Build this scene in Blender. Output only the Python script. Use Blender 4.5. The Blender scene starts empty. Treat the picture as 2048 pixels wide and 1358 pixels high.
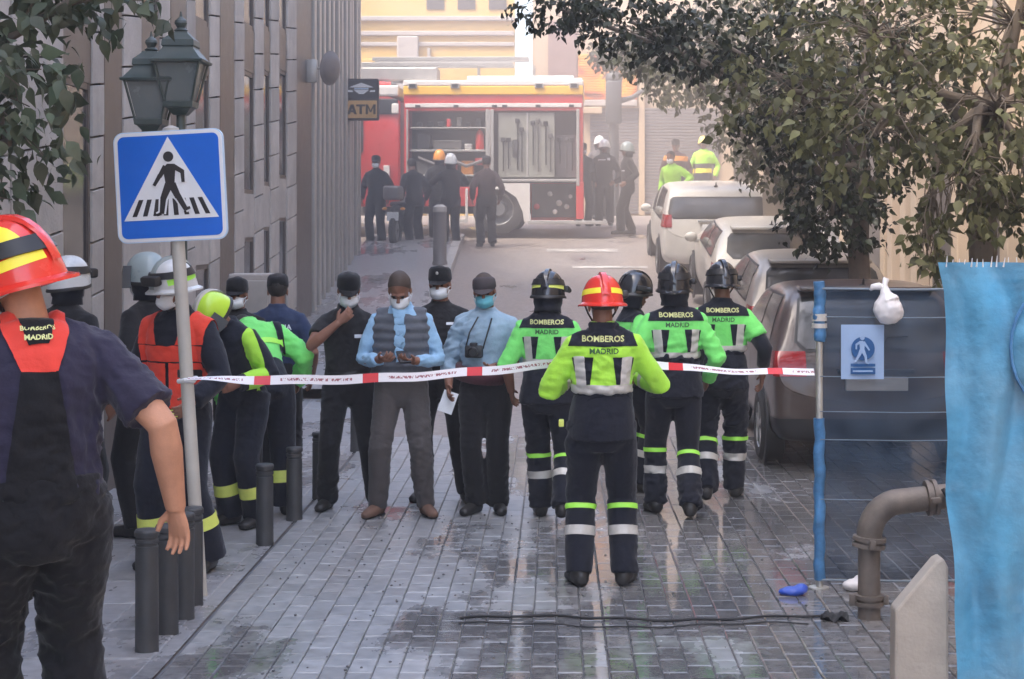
import bpy, bmesh, math, random
import numpy as np
from mathutils import Vector, Matrix, Euler
from mathutils.bvhtree import BVHTree

# ------------------------------------------------------------------ camera, sky, sun, exposure
random.seed(7)
rng = np.random.default_rng(11)
scene = bpy.context.scene
COL = scene.collection
cam_data = bpy.data.cameras.new('camera')
cam = bpy.data.objects.new('camera', cam_data)
COL.objects.link(cam)
cam.location = (0, 0, 2.06)
cam.rotation_euler = (math.pi / 2, 0, 0)
cam_data.sensor_width = 36
cam_data.lens = 60.2
cam_data.shift_x = -0.042
cam_data.shift_y = -0.108
cam_data.clip_start = 0.1
cam_data.clip_end = 1500
scene.camera = cam

SUN_EL = math.radians(58)
SUN_DIR = Vector((-0.8 * math.cos(SUN_EL), -0.6 * math.cos(SUN_EL), math.sin(SUN_EL)))   # towards the sun
world = bpy.data.worlds.new('World')
scene.world = world
world.use_nodes = True
wn = world.node_tree
sky = wn.nodes.new('ShaderNodeTexSky')
sky.sky_type = 'NISHITA'
sky.sun_disc = False
sky.sun_elevation = SUN_EL
sky.sun_rotation = math.atan2(SUN_DIR.x, SUN_DIR.y)
sky.air_density = 1.0
sky.dust_density = 4.0
wn.nodes['Background'].inputs['Strength'].default_value = 0.15
wn.links.new(sky.outputs[0], wn.nodes['Background'].inputs['Color'])

sun_data = bpy.data.lights.new('sun', 'SUN')
sun_data.energy = 1.15
sun_data.angle = math.radians(12)
sun_data.color = (1.0, 0.93, 0.82)
sun = bpy.data.objects.new('sun', sun_data)
COL.objects.link(sun)
sun.rotation_euler = (-SUN_DIR).to_track_quat('-Z', 'Y').to_euler()

scene.view_settings.view_transform = 'Standard'
scene.view_settings.look = 'None'
scene.view_settings.gamma = 1.0
scene.view_settings.use_curve_mapping = False
scene.view_settings.exposure = 2.6
scene.render.engine = 'CYCLES'
scene.cycles.use_denoising = True
scene.cycles.max_bounces = 8
scene.cycles.transparent_max_bounces = 12

# ------------------------------------------------------------------ helpers
TMP = bpy.data.scenes.new('build_bench')
PI = math.pi

def V(*a):
    return Vector(a)

def R(d):
    return math.radians(d)

_P = [(-60, .3), (4.6, .3), (5.6, .25), (7.4, .02), (7.9, 0), (15, 0), (18, .10), (20, .24), (22, .42), (25, .78),
      (28, 1.20), (31.5, 1.70), (34, 1.95), (36, 2.12), (40, 2.36), (46, 2.45), (400, 2.45)]
_py = np.array([p[0] for p in _P]); _pz = np.array([p[1] for p in _P])

def zg(y):
    return float(np.interp(y, _py, _pz))

def M(name, col, rough=0.6, metal=0.0, var=0.18, vscale=6.0, bump=0.0, bscale=60.0, coat=0.0, dirt=0.0, dirtcol=(0.30, 0.26, 0.22),
      spec=0.5, island=0.0, objrand=0.0, trans=0.0, sheen=0.0, alpha=1.0):
    m = bpy.data.materials.new(name)
    m.use_nodes = True
    nt = m.node_tree
    N, L = nt.nodes, nt.links
    b = N['Principled BSDF']
    b.inputs['Metallic'].default_value = metal
    b.inputs['Roughness'].default_value = rough
    b.inputs['Specular IOR Level'].default_value = spec
    b.inputs['Coat Weight'].default_value = coat
    b.inputs['Sheen Weight'].default_value = sheen
    b.inputs['Alpha'].default_value = alpha
    geo = N.new('ShaderNodeNewGeometry')
    cur = None
    base = N.new('ShaderNodeRGB'); base.outputs[0].default_value = (*col, 1)
    cur = base.outputs[0]
    if var > 0:
        n = N.new('ShaderNodeTexNoise'); n.inputs['Scale'].default_value = vscale; n.inputs['Detail'].default_value = 6
        n.inputs['Roughness'].default_value = 0.65
        L.new(geo.outputs['Position'], n.inputs['Vector'])
        mr = N.new('ShaderNodeMapRange'); mr.inputs['From Min'].default_value = .25; mr.inputs['From Max'].default_value = .75
        mr.inputs['To Min'].default_value = 1 - var; mr.inputs['To Max'].default_value = 1 + var
        L.new(n.outputs['Fac'], mr.inputs['Value'])
        mx = N.new('ShaderNodeVectorMath'); mx.operation = 'SCALE'
        L.new(cur, mx.inputs[0]); L.new(mr.outputs[0], mx.inputs['Scale'])
        cur = mx.outputs[0]
        rr = N.new('ShaderNodeMapRange'); rr.inputs['To Min'].default_value = max(.02, rough - .12); rr.inputs['To Max'].default_value = min(1, rough + .12)
        L.new(n.outputs['Fac'], rr.inputs['Value']); L.new(rr.outputs[0], b.inputs['Roughness'])
    for amt, src in ((island, 'island'), (objrand, 'obj')):
        if amt > 0:
            if src == 'island':
                o = geo.outputs['Random Per Island']
            else:
                oi = N.new('ShaderNodeObjectInfo'); o = oi.outputs['Random']
            mr = N.new('ShaderNodeMapRange'); mr.inputs['To Min'].default_value = 1 - amt; mr.inputs['To Max'].default_value = 1 + amt
            L.new(o, mr.inputs['Value'])
            mx = N.new('ShaderNodeVectorMath'); mx.operation = 'SCALE'
            L.new(cur, mx.inputs[0]); L.new(mr.outputs[0], mx.inputs['Scale'])
            cur = mx.outputs[0]
    if dirt > 0:
        n2 = N.new('ShaderNodeTexNoise'); n2.inputs['Scale'].default_value = vscale * .35; n2.inputs['Detail'].default_value = 8
        L.new(geo.outputs['Position'], n2.inputs['Vector'])
        mr = N.new('ShaderNodeMapRange'); mr.inputs['From Min'].default_value = .38; mr.inputs['From Max'].default_value = .68
        mr.inputs['To Max'].default_value = dirt
        L.new(n2.outputs['Fac'], mr.inputs['Value'])
        mix = N.new('ShaderNodeMix'); mix.data_type = 'RGBA'
        L.new(mr.outputs[0], mix.inputs['Factor']); L.new(cur, mix.inputs[6]); mix.inputs[7].default_value = (*dirtcol, 1)
        cur = mix.outputs[2]
    L.new(cur, b.inputs['Base Color'])
    if bump > 0:
        n3 = N.new('ShaderNodeTexNoise'); n3.inputs['Scale'].default_value = bscale; n3.inputs['Detail'].default_value = 5
        L.new(geo.outputs['Position'], n3.inputs['Vector'])
        bp = N.new('ShaderNodeBump'); bp.inputs['Strength'].default_value = bump; bp.inputs['Distance'].default_value = .01
        L.new(n3.outputs['Fac'], bp.inputs['Height']); L.new(bp.outputs[0], b.inputs['Normal'])
    if trans > 0:
        tl = N.new('ShaderNodeBsdfTranslucent'); L.new(cur, tl.inputs['Color'])
        ms = N.new('ShaderNodeMixShader'); ms.inputs[0].default_value = trans
        L.new(b.outputs[0], ms.inputs[1]); L.new(tl.outputs[0], ms.inputs[2])
        L.new(ms.outputs[0], N['Material Output'].inputs['Surface'])
    return m

def tag(o, label=None, cat=None, group=None, kind=None):
    if label: o['label'] = label
    if cat: o['category'] = cat
    if group: o['group'] = group
    if kind: o['kind'] = kind
    return o

def link(name, me, mat=None, parent=None):
    if mat is not None:
        me.materials.clear(); me.materials.append(mat)
    o = bpy.data.objects.new(name, me)
    COL.objects.link(o)
    if parent is not None:
        o.parent = parent
    return o

def empty(name, loc=(0, 0, 0), rot=(0, 0, 0)):
    o = bpy.data.objects.new(name, None)
    COL.objects.link(o)
    o.location = loc; o.rotation_euler = rot
    o.empty_display_size = .1
    return o

def smooth(me, angle=None):
    me.polygons.foreach_set('use_smooth', np.ones(len(me.polygons), dtype=bool))
    if angle is not None:
        try:
            me.set_sharp_from_angle(angle=R(angle))
        except Exception:
            pass

class MB:
    """collects shapes into one mesh"""
    def __init__(s):
        s.v = []; s.f = []
    def add(s, vs, fs, mat=None):
        n = len(s.v)
        for p in vs:
            p = Vector(p)
            s.v.append(tuple(mat @ p) if mat is not None else tuple(p))
        s.f += [tuple(i + n for i in f) for f in fs]
        return s
    def box(s, x0, x1, y0, y1, z0, z1, mat=None):
        vs = [(x0, y0, z0), (x1, y0, z0), (x1, y1, z0), (x0, y1, z0), (x0, y0, z1), (x1, y0, z1), (x1, y1, z1), (x0, y1, z1)]
        return s.add(vs, [(0, 3, 2, 1), (4, 5, 6, 7), (0, 1, 5, 4), (1, 2, 6, 5), (2, 3, 7, 6), (3, 0, 4, 7)], mat)
    def bbox(s, x0, x1, y0, y1, z0, z1, b=.01, mat=None):
        """box with bevelled edges"""
        bm = bmesh.new()
        bmesh.ops.create_cube(bm, size=1)
        for v in bm.verts:
            v.co = V((x0 + x1) / 2 + v.co.x * (x1 - x0), (y0 + y1) / 2 + v.co.y * (y1 - y0), (z0 + z1) / 2 + v.co.z * (z1 - z0))
        bmesh.ops.bevel(bm, geom=bm.edges[:], offset=b, segments=2, affect='EDGES', profile=.5)
        bm.verts.index_update()
        s.add([v.co for v in bm.verts], [tuple(v.index for v in f.verts) for f in bm.faces], mat)
        bm.free(); return s
    def prism(s, poly, d0, d1, axis='y', mat=None):
        """poly: 2-D outline (ccw); extruded along axis"""
        n = len(poly)
        def P(a, b, d):
            return {'y': (a, d, b), 'x': (d, a, b), 'z': (a, b, d)}[axis]
        vs = [P(a, b, d0) for a, b in poly] + [P(a, b, d1) for a, b in poly]
        fs = [tuple(range(n)), tuple(range(2 * n - 1, n - 1, -1))] + [(i, i + n, (i + 1) % n + n, (i + 1) % n) for i in range(n)]
        return s.add(vs, fs, mat)
    def tube(s, pts, radii, seg=10, xax=None, mat=None, cap=True):
        pts = [Vector(p) for p in pts]
        if not hasattr(radii, '__len__'): radii = [radii] * len(pts)
        rings = []
        prevX = Vector(xax) if xax is not None else None
        for i, p in enumerate(pts):
            if i == 0: t = pts[1] - pts[0]
            elif i == len(pts) - 1: t = pts[-1] - pts[-2]
            else: t = (pts[i + 1] - pts[i]).normalized() + (pts[i] - pts[i - 1]).normalized()
            if t.length < 1e-9: t = pts[-1] - pts[0]
            t.normalize()
            if prevX is None:
                prevX = t.orthogonal()
            ref = Vector(xax) if xax is not None else prevX
            X = ref - t * ref.dot(t)
            if X.length < 1e-6: X = t.orthogonal()
            X.normalize(); prevX = X
            Y = t.cross(X)
            r = radii[i]
            rx, ry = r if hasattr(r, '__len__') else (r, r)
            rings.append([p + X * rx * math.cos(2 * PI * k / seg) + Y * ry * math.sin(2 * PI * k / seg) for k in range(seg)])
        vs = [q for r in rings for q in r]
        fs = []
        for i in range(len(rings) - 1):
            for k in range(seg):
                a = i * seg + k; b_ = i * seg + (k + 1) % seg
                fs.append((a, b_, b_ + seg, a + seg))
        if cap:
            fs.append(tuple(range(seg - 1, -1, -1)))
            o = (len(rings) - 1) * seg
            fs.append(tuple(range(o, o + seg)))
        return s.add(vs, fs, mat)
    def lathe(s, prof, seg=24, mat=None, closed=False, cap0=True):
        """profile (r, z) turned around z"""
        vs = []; fs = []
        for r, z in prof:
            for k in range(seg):
                a = 2 * PI * k / seg
                vs.append((r * math.cos(a), r * math.sin(a), z))
        n = len(prof)
        for i in range(n - 1 if not closed else n):
            for k in range(seg):
                a = i * seg + k; b_ = i * seg + (k + 1) % seg
                j = ((i + 1) % n)
                fs.append((a, b_, j * seg + (k + 1) % seg, j * seg + k))
        if not closed:
            fs += [tuple(range(seg - 1, -1, -1))] if cap0 else []; o = (n - 1) * seg; fs.append(tuple(range(o, o + seg)))
        return s.add(vs, fs, mat)
    def ball(s, c, r, mat=None, sub=2):
        bm = bmesh.new()
        bmesh.ops.create_icosphere(bm, subdivisions=sub, radius=1)
        bm.verts.index_update()
        rx, ry, rz = r if hasattr(r, '__len__') else (r, r, r)
        s.add([(c[0] + v.co.x * rx, c[1] + v.co.y * ry, c[2] + v.co.z * rz) for v in bm.verts], [tuple(v.index for v in f.verts) for f in bm.faces], mat)
        bm.free(); return s
    def mesh(s, name='mesh', fix=True):
        me = bpy.data.meshes.new(name)
        me.from_pydata(s.v, [], s.f)
        if fix:
            bm = bmesh.new(); bm.from_mesh(me)
            bmesh.ops.recalc_face_normals(bm, faces=bm.faces)
            bm.to_mesh(me); bm.free()
        me.update()
        return me
    def build(s, name, mat, parent=None, sm=None):
        me = s.mesh(name)
        if sm is not None: smooth(me, sm)
        return link(name, me, mat, parent)

def bake(me, mods):
    ob = bpy.data.objects.new('bench', me)
    TMP.collection.objects.link(ob)
    for typ, props in mods:
        md = ob.modifiers.new(typ, typ)
        for k, v in props.items():
            setattr(md, k, v)
    vl = TMP.view_layers[0]
    vl.update()
    dg = vl.depsgraph
    dg.update()
    out = bpy.data.meshes.new_from_object(ob.evaluated_get(dg), depsgraph=dg)
    bpy.data.objects.remove(ob)
    return out

def fuse(mb, vs, it=4, ratio=None, fac=.5):
    mods = [('REMESH', dict(mode='VOXEL', voxel_size=vs)), ('SMOOTH', dict(factor=fac, iterations=it))]
    if ratio: mods.append(('DECIMATE', dict(ratio=ratio)))
    me = bake(mb.mesh(fix=False), mods)
    smooth(me)
    return me

def coords(me):
    a = np.empty(len(me.vertices) * 3, dtype=np.float32); me.vertices.foreach_get('co', a); return a.reshape(-1, 3)

def setco(me, a):
    me.vertices.foreach_set('co', np.ascontiguousarray(a, dtype=np.float32).ravel()); me.update()

def normals(me):
    a = np.empty(len(me.vertices) * 3, dtype=np.float32); me.vertices.foreach_get('normal', a); return a.reshape(-1, 3)

def snoise(p, seed, freq):
    r = np.random.default_rng(seed)
    out = np.zeros(len(p))
    for k in range(5):
        d = r.normal(size=3); d /= np.linalg.norm(d)
        out += np.sin(p @ (d * freq * (0.7 + .35 * k)) + r.uniform(0, 6.28)) / (1 + .4 * k)
    return out / 2.6

def wrinkle(me, amp, seed, freq=26.0, dirv=None):
    """cloth folds: ridged, domain-warped waves pushed along the normals"""
    p = coords(me).astype(np.float64); n = normals(me)
    w = np.stack([snoise(p, seed + 1, 9), snoise(p, seed + 2, 9), snoise(p, seed + 3, 9)], 1) * .06
    q = p + w
    a = snoise(q, seed + 4, freq)
    ridge = 1 - np.abs(snoise(q * np.array([1, 1, 1.6]), seed + 5, freq * .8)) * 1.6
    mask = np.clip(.55 + .7 * snoise(p, seed + 6, 6), .15, 1.2)
    b = 1 - np.abs(snoise(q * np.array([1, 1, .8]), seed + 8, freq * 1.7)) * 1.8
    d = amp * mask * (0.5 * a + 0.75 * ridge + .4 * b - .3)
    setco(me, p + n * d[:, None])

def folds(me, amp, seed):
    """sharper creases a few centimetres apart, gathered in patches, over a soft sag"""
    p = coords(me).astype(np.float64); n = normals(me)
    w = np.stack([snoise(p, seed + 11, 14), snoise(p, seed + 12, 14), snoise(p, seed + 13, 14)], 1) * .035
    q = (p + w) * np.array([.75, .75, 1.35])
    r1 = 1 - 2.2 * np.abs(snoise(q, seed + 14, 44)); r2 = 1 - 2.2 * np.abs(snoise(q, seed + 15, 78))
    mask = np.clip(.45 + .8 * snoise(p, seed + 16, 9), .08, 1.15)
    d = amp * (mask * (.75 * np.clip(r1, -.6, 1) + .45 * np.clip(r2, -.6, 1)) - .15) + amp * .6 * snoise(p, seed + 17, 18)
    setco(me, p + n * d[:, None])

def clip_patch(src, planes, off, name, mat, parent):
    """a piece of src's surface cut by planes (co, outward normal), lifted off the surface by off"""
    bm = bmesh.new(); bm.from_mesh(src)
    bm.normal_update()
    for co, no in planes:
        geom = bm.verts[:] + bm.edges[:] + bm.faces[:]
        if not geom: break
        bmesh.ops.bisect_plane(bm, geom=geom, plane_co=co, plane_no=no, clear_outer=True, dist=1e-6)
    if not bm.faces:
        bm.free(); return None
    bm.normal_update()
    nn = [v.normal.copy() for v in bm.verts]
    for v, n in zip(bm.verts, nn): v.co += n * off
    me = bpy.data.meshes.new(name); bm.to_mesh(me); bm.free()
    smooth(me)
    return link(name, me, mat, parent)

def poly_planes(T, poly, side=-1, y0=0.0):
    """planes that keep a convex polygon (x, z) of frame T, on its back (side -1) or front (+1)"""
    pl = []
    R3 = T.to_3x3()
    cx = sum(p[0] for p in poly) / len(poly); cz = sum(p[1] for p in poly) / len(poly)
    for i in range(len(poly)):
        a = poly[i]; b = poly[(i + 1) % len(poly)]
        n = Vector((b[1] - a[1], 0, -(b[0] - a[0])))
        if n.length < 1e-9: continue
        n.normalize()
        if n.x * (cx - a[0]) + n.z * (cz - a[1]) > 0: n = -n
        pl.append((T @ Vector((a[0], 0, a[1])), R3 @ n))
    pl.append((T @ Vector((0, y0, 0)), R3 @ Vector((0, -side, 0))))
    return pl

def text_mesh(body, size, bold=.0, res=2, align='CENTER', space=1.0):
    cu = bpy.data.curves.new('lettering', 'FONT')
    cu.body = body; cu.size = size; cu.align_x = align; cu.align_y = 'CENTER'
    cu.resolution_u = res; cu.offset = bold; cu.space_character = space
    ob = bpy.data.objects.new('bench', cu)
    TMP.collection.objects.link(ob)
    vl = TMP.view_layers[0]; vl.update()
    dg = vl.depsgraph; dg.update()
    me = bpy.data.meshes.new_from_object(ob.evaluated_get(dg), depsgraph=dg)
    bpy.data.objects.remove(ob); bpy.data.curves.remove(cu)
    return me

def text_on(src, T, body, size, x, z, mat, parent, name='lettering', bold=.0, off=.004, side=-1, sx=1.0, extra=None):
    """lettering laid on the surface src, seen from the back of frame T"""
    me = text_mesh(body, size, bold)
    bm = bmesh.new(); bm.from_mesh(src); bvh = BVHTree.FromBMesh(bm); bm.free()
    R3 = T.to_3x3()
    for v in me.vertices:
        px = v.co.x * sx * (1 if side < 0 else -1) + x
        o = T @ Vector((px, side * .6, v.co.y + z))
        h = bvh.ray_cast(o, R3 @ Vector((0, -side, 0)))
        v.co = h[0] + R3 @ Vector((0, side * off, 0)) if h[0] is not None else T @ Vector((px, side * .15, v.co.y + z))
    me.update()
    return link(name, me, mat, parent)
# ------------------------------------------------------------------ materials of the place
def ground_mat(name, col, wetcol, dry_rough, wet_lo, wet_hi, grid=None, wetx=None, bump=.25):
    """paving: dusty dry stone and darker, glossy wet patches"""
    m = bpy.data.materials.new(name); m.use_nodes = True
    nt = m.node_tree; N, L = nt.nodes, nt.links
    b = N['Principled BSDF']; b.inputs['Specular IOR Level'].default_value = .95
    geo = N.new('ShaderNodeNewGeometry')
    mp = N.new('ShaderNodeMapping'); mp.inputs['Scale'].default_value = (1.0, .45, 1)
    L.new(geo.outputs['Position'], mp.inputs['Vector'])
    n1 = N.new('ShaderNodeTexNoise'); n1.inputs['Scale'].default_value = 1.0; n1.inputs['Detail'].default_value = 7; n1.inputs['Roughness'].default_value = .62
    L.new(mp.outputs[0], n1.inputs['Vector'])
    sep = N.new('ShaderNodeSeparateXYZ'); L.new(geo.outputs['Position'], sep.inputs[0])
    wet = N.new('ShaderNodeMapRange'); wet.inputs['From Min'].default_value = wet_lo; wet.inputs['From Max'].default_value = wet_hi
    val = n1.outputs['Fac']
    if wetx:
        gx = N.new('ShaderNodeMapRange'); gx.inputs['From Min'].default_value = wetx[0]; gx.inputs['From Max'].default_value = wetx[1]
        gx.inputs['To Min'].default_value = wetx[2]; gx.inputs['To Max'].default_value = wetx[3]
        L.new(sep.outputs['X'], gx.inputs['Value'])
        ad = N.new('ShaderNodeMath'); ad.operation = 'ADD'; L.new(val, ad.inputs[0]); L.new(gx.outputs[0], ad.inputs[1]); val = ad.outputs[0]
        # the wet track left by the hose across the street
        yo = N.new('ShaderNodeMath'); yo.operation = 'SUBTRACT'; L.new(sep.outputs['Y'], yo.inputs[0]); yo.inputs[1].default_value = 8.9
        yn = N.new('ShaderNodeMath'); yn.operation = 'MULTIPLY_ADD'; L.new(n1.outputs['Fac'], yn.inputs[0]); yn.inputs[1].default_value = .5; L.new(yo.outputs[0], yn.inputs[2])
        yc = N.new('ShaderNodeMath'); yc.operation = 'SUBTRACT'; L.new(yn.outputs[0], yc.inputs[0]); yc.inputs[1].default_value = .25
        ya = N.new('ShaderNodeMath'); ya.operation = 'ABSOLUTE'; L.new(yc.outputs[0], ya.inputs[0])
        yb = N.new('ShaderNodeMapRange'); yb.inputs['From Min'].default_value = .34; yb.inputs['From Max'].default_value = .14; yb.inputs['To Max'].default_value = .2
        L.new(ya.outputs[0], yb.inputs['Value'])
        yx = N.new('ShaderNodeMapRange'); yx.inputs['From Min'].default_value = -.9; yx.inputs['From Max'].default_value = -.3; L.new(sep.outputs['X'], yx.inputs['Value'])
        ym = N.new('ShaderNodeMath'); ym.operation = 'MULTIPLY_ADD'; L.new(yb.outputs[0], ym.inputs[0]); L.new(yx.outputs[0], ym.inputs[1]); L.new(val, ym.inputs[2]); val = ym.outputs[0]
    L.new(val, wet.inputs['Value'])
    n2 = N.new('ShaderNodeTexNoise'); n2.inputs['Scale'].default_value = 14; n2.inputs['Detail'].default_value = 8
    L.new(geo.outputs['Position'], n2.inputs['Vector'])
    cr = N.new('ShaderNodeMapRange'); cr.inputs['From Min'].default_value = .3; cr.inputs['From Max'].default_value = .7
    cr.inputs['To Min'].default_value = .75; cr.inputs['To Max'].default_value = 1.2
    L.new(n2.outputs['Fac'], cr.inputs['Value'])
    isl = N.new('ShaderNodeMapRange'); isl.inputs['To Min'].default_value = .87; isl.inputs['To Max'].default_value = 1.12
    L.new(geo.outputs['Random Per Island'], isl.inputs['Value'])
    oi = N.new('ShaderNodeObjectInfo')
    isl2 = N.new('ShaderNodeMapRange'); isl2.inputs['To Min'].default_value = .87; isl2.inputs['To Max'].default_value = 1.12
    L.new(oi.outputs['Random'], isl2.inputs['Value'])
    mix = N.new('ShaderNodeMix'); mix.data_type = 'RGBA'
    mix.inputs[6].default_value = (*col, 1); mix.inputs[7].default_value = (*wetcol, 1)
    L.new(wet.outputs[0], mix.inputs['Factor'])
    nb = N.new('ShaderNodeTexNoise'); nb.inputs['Scale'].default_value = .55; nb.inputs['Detail'].default_value = 5
    L.new(mp.outputs[0], nb.inputs['Vector'])
    wb = N.new('ShaderNodeMapRange'); wb.inputs['From Min'].default_value = .42; wb.inputs['From Max'].default_value = .64; wb.inputs['To Max'].default_value = .55
    L.new(nb.outputs['Fac'], wb.inputs['Value'])
    mixd = N.new('ShaderNodeMix'); mixd.data_type = 'RGBA'; L.new(wb.outputs[0], mixd.inputs['Factor']); L.new(mix.outputs[2], mixd.inputs[6])
    mixd.inputs[7].default_value = (col[0] * 1.15, col[1] * 1.02, col[2] * .9, 1)
    cur = mixd.outputs[2]
    for o in (cr, isl, isl2):
        mx = N.new('ShaderNodeVectorMath'); mx.operation = 'SCALE'
        L.new(cur, mx.inputs[0]); L.new(o.outputs[0], mx.inputs['Scale']); cur = mx.outputs[0]
    L.new(cur, b.inputs['Base Color'])
    rg = N.new('ShaderNodeMapRange'); rg.inputs['To Min'].default_value = dry_rough; rg.inputs['To Max'].default_value = .05
    L.new(wet.outputs[0], rg.inputs['Value'])
    ra = N.new('ShaderNodeMath'); ra.operation = 'MULTIPLY_ADD'; ra.inputs[1].default_value = .16
    L.new(n2.outputs['Fac'], ra.inputs[0]); L.new(rg.outputs[0], ra.inputs[2])
    sb = N.new('ShaderNodeMath'); sb.operation = 'SUBTRACT'; sb.inputs[1].default_value = .08; sb.use_clamp = True
    L.new(ra.outputs[0], sb.inputs[0]); L.new(sb.outputs[0], b.inputs['Roughness'])
    bp = N.new('ShaderNodeBump'); bp.inputs['Distance'].default_value = .004; bp.inputs['Strength'].default_value = bump
    n3 = N.new('ShaderNodeTexNoise'); n3.inputs['Scale'].default_value = 38; n3.inputs['Detail'].default_value = 4
    L.new(geo.outputs['Position'], n3.inputs['Vector'])
    L.new(n3.outputs['Fac'], bp.inputs['Height']); L.new(bp.outputs[0], b.inputs['Normal'])
    return m

m_ground = ground_mat('dusty_asphalt', (.25, .215, .195), (.07, .072, .08), .62, .56, .70, bump=.3)
m_paver = ground_mat('wet_paver', (.275, .285, .30), (.135, .138, .145), .40, .47, .57, wetx=(-1.0, .5, -.06, .12), bump=.16)
m_slab = ground_mat('pavement_slab', (.285, .295, .315), (.17, .18, .195), .38, .46, .62, bump=.25)
m_joint = M('dark_joint', (.125, .125, .13), .5, var=.2)
m_kerb = M('granite_kerb', (.42, .40, .38), .65, var=.15, bump=.2)
m_mark = M('worn_white_paint', (.55, .52, .49), .6, var=.2, vscale=9, dirt=.9, dirtcol=(.3, .28, .26))
m_stone = M('grey_stone_panel', (.42, .39, .36), .75, var=.2, vscale=4, bump=.55, bscale=30, objrand=.13, dirt=.5, dirtcol=(.25, .225, .205))
m_recess = M('dark_backing', (.05, .045, .042), .7, var=.2)
m_bronze = M('bronze_window_frame', (.11, .088, .076), .4, metal=.2, var=.15)
m_glass = M('smoky_window_glass', (.05, .05, .055), .08, var=.1, spec=.8)
m_fin = M('pale_metal_fin', (.42, .39, .36), .35, metal=.35, var=.12)
m_cream = M('cream_render', (.56, .36, .10), .8, var=.07, vscale=2, bump=.12, dirt=.15, dirtcol=(.6, .5, .36))
m_cream2 = M('pale_peach_render', (.44, .33, .22), .8, var=.07, vscale=2, bump=.1)
m_greystone = M('grey_pilaster_stone', (.38, .34, .31), .75, var=.12, bump=.2)
m_plum = M('plum_brown_render', (.22, .14, .12), .8, var=.15, bump=.1)
m_shutter = M('grey_metal_shutter', (.17, .155, .155), .5, metal=.2, var=.12)
m_dark = M('dark_opening', (.05, .04, .035), .6, var=.2)
m_beige = M('beige_render', (.42, .32, .23), .8, var=.1, vscale=2, bump=.15, dirt=.3)
m_pinkish = M('pinkish_render', (.40, .28, .24), .8, var=.12, bump=.1)
m_navy = M('navy_metal_panel', (.03, .04, .06), .45, var=.1)
m_black = M('black_rubber', (.022, .022, .024), .7, var=.15)
m_iron = M('dark_grey_cast_iron', (.04, .042, .045), .5, var=.2, vscale=12, bump=.15, dirt=.2, dirtcol=(.11, .105, .10))
m_steel = M('galvanised_steel', (.55, .54, .50), .42, metal=.6, var=.15, vscale=10, dirt=.3, dirtcol=(.4, .36, .3))
m_lampgreen = M('lamp_green_paint', (.04, .058, .052), .42, var=.15, dirt=.35, dirtcol=(.13, .135, .12), vscale=14)
m_lampglass = M('lamp_frosted_glass', (.10, .125, .125), .25, var=.1, dirt=.4, dirtcol=(.25, .24, .22))

# ------------------------------------------------------------------ ground, street, pavements (the setting)
def ribbon(name, x0, x1, ya, yb, dz, mat, kind='structure', step=.5):
    mb = MB()
    n = max(1, int(math.ceil((yb - ya) / step)))
    ys = [ya + (yb - ya) * i / n for i in range(n + 1)]
    vs = []; fs = []
    for y in ys:
        vs += [(x0, y, zg(y) + dz), (x1, y, zg(y) + dz)]
    for i in range(n):
        fs.append((2 * i, 2 * i + 1, 2 * i + 3, 2 * i + 2))
    mb.add(vs, fs)
    me = mb.mesh(name, fix=False); smooth(me)
    o = link(name, me, mat)
    if kind: o['kind'] = kind
    return o

mb = MB()
ys = [-220, -60, -20, 0, 3, 4.6, 5, 5.6, 6.2, 6.8, 7.4, 7.9] + [8 + .5 * i for i in range(77)] + [50, 70, 110, 220]
xs = [-220, -80, -30, -12, -6, -3.5, -1.75, 0, 2, 4, 6, 12, 30, 80, 220]
for y in ys:
    for x in xs:
        mb.v.append((x, y, zg(y) - .02))
for j in range(len(ys) - 1):
    for i in range(len(xs) - 1):
        a = j * len(xs) + i
        mb.f.append((a, a + 1, a + len(xs) + 1, a + len(xs)))
me = mb.mesh('ground', fix=False); smooth(me)
ground = link('ground', me, m_ground); ground['kind'] = 'structure'

# paved street: every paver is a block with recessed joints
PW, PL, PG = .122, .235, .0045
PX0, PX1, PY0, PY1 = -1.82, 4.9, 7.35, 16.6
bed = ribbon('paved_street', PX0 - .02, PX1 + .02, PY0, PY1, -.008, m_joint)
def paver_shape(w, l, h, jig, r):
    b = .006
    def q(hx, hy, z):
        return [(-hx, -hy, z), (hx, -hy, z), (hx, hy, z), (-hx, hy, z)]
    vs = q(w / 2, l / 2, -.02) + q(w / 2, l / 2, h - .004) + q(w / 2 - b, l / 2 - b, h)
    vs = [Vector(v) for v in vs]
    fs = [(8, 9, 10, 11)]
    for k in (0, 4):
        fs += [(k + i, k + (i + 1) % 4, k + 4 + (i + 1) % 4, k + 4 + i) for i in range(4)]
    return vs, fs
pv, pf = paver_shape(PW - PG, PL - PG, .004, 0, random)
mbp = MB(); mbp.add(pv, pf); paver_me = mbp.mesh('paver'); paver_me.materials.append(m_paver)
cells = []
for i in range(int((PX1 - PX0) / PW)):
    x = PX0 + PW * (i + .5)
    off = (PL / 2 if i % 2 else 0) + random.uniform(-.01, .01)
    j = 0
    while True:
        y = PY0 + off + PL * (j + .5)
        j += 1
        if y > PY1: break
        cells.append((y, x))
def paver_M(x, y):
    sl = math.atan((zg(y + .1) - zg(y - .1)) / .2)
    return Matrix.Translation((x, y, zg(y) + random.uniform(-.0018, .0018))) @ Euler((sl + random.gauss(0, .0022), random.gauss(0, .0022), random.gauss(0, .006))).to_matrix().to_4x4()
seen = sorted([c for c in cells if c[0] > 8.0 and abs((c[1] / c[0]) * 3425 + 86) < 1000 and -1.25 < c[1] < 1.7])[:300]
seen_set = set(seen)
far = MB()
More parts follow.
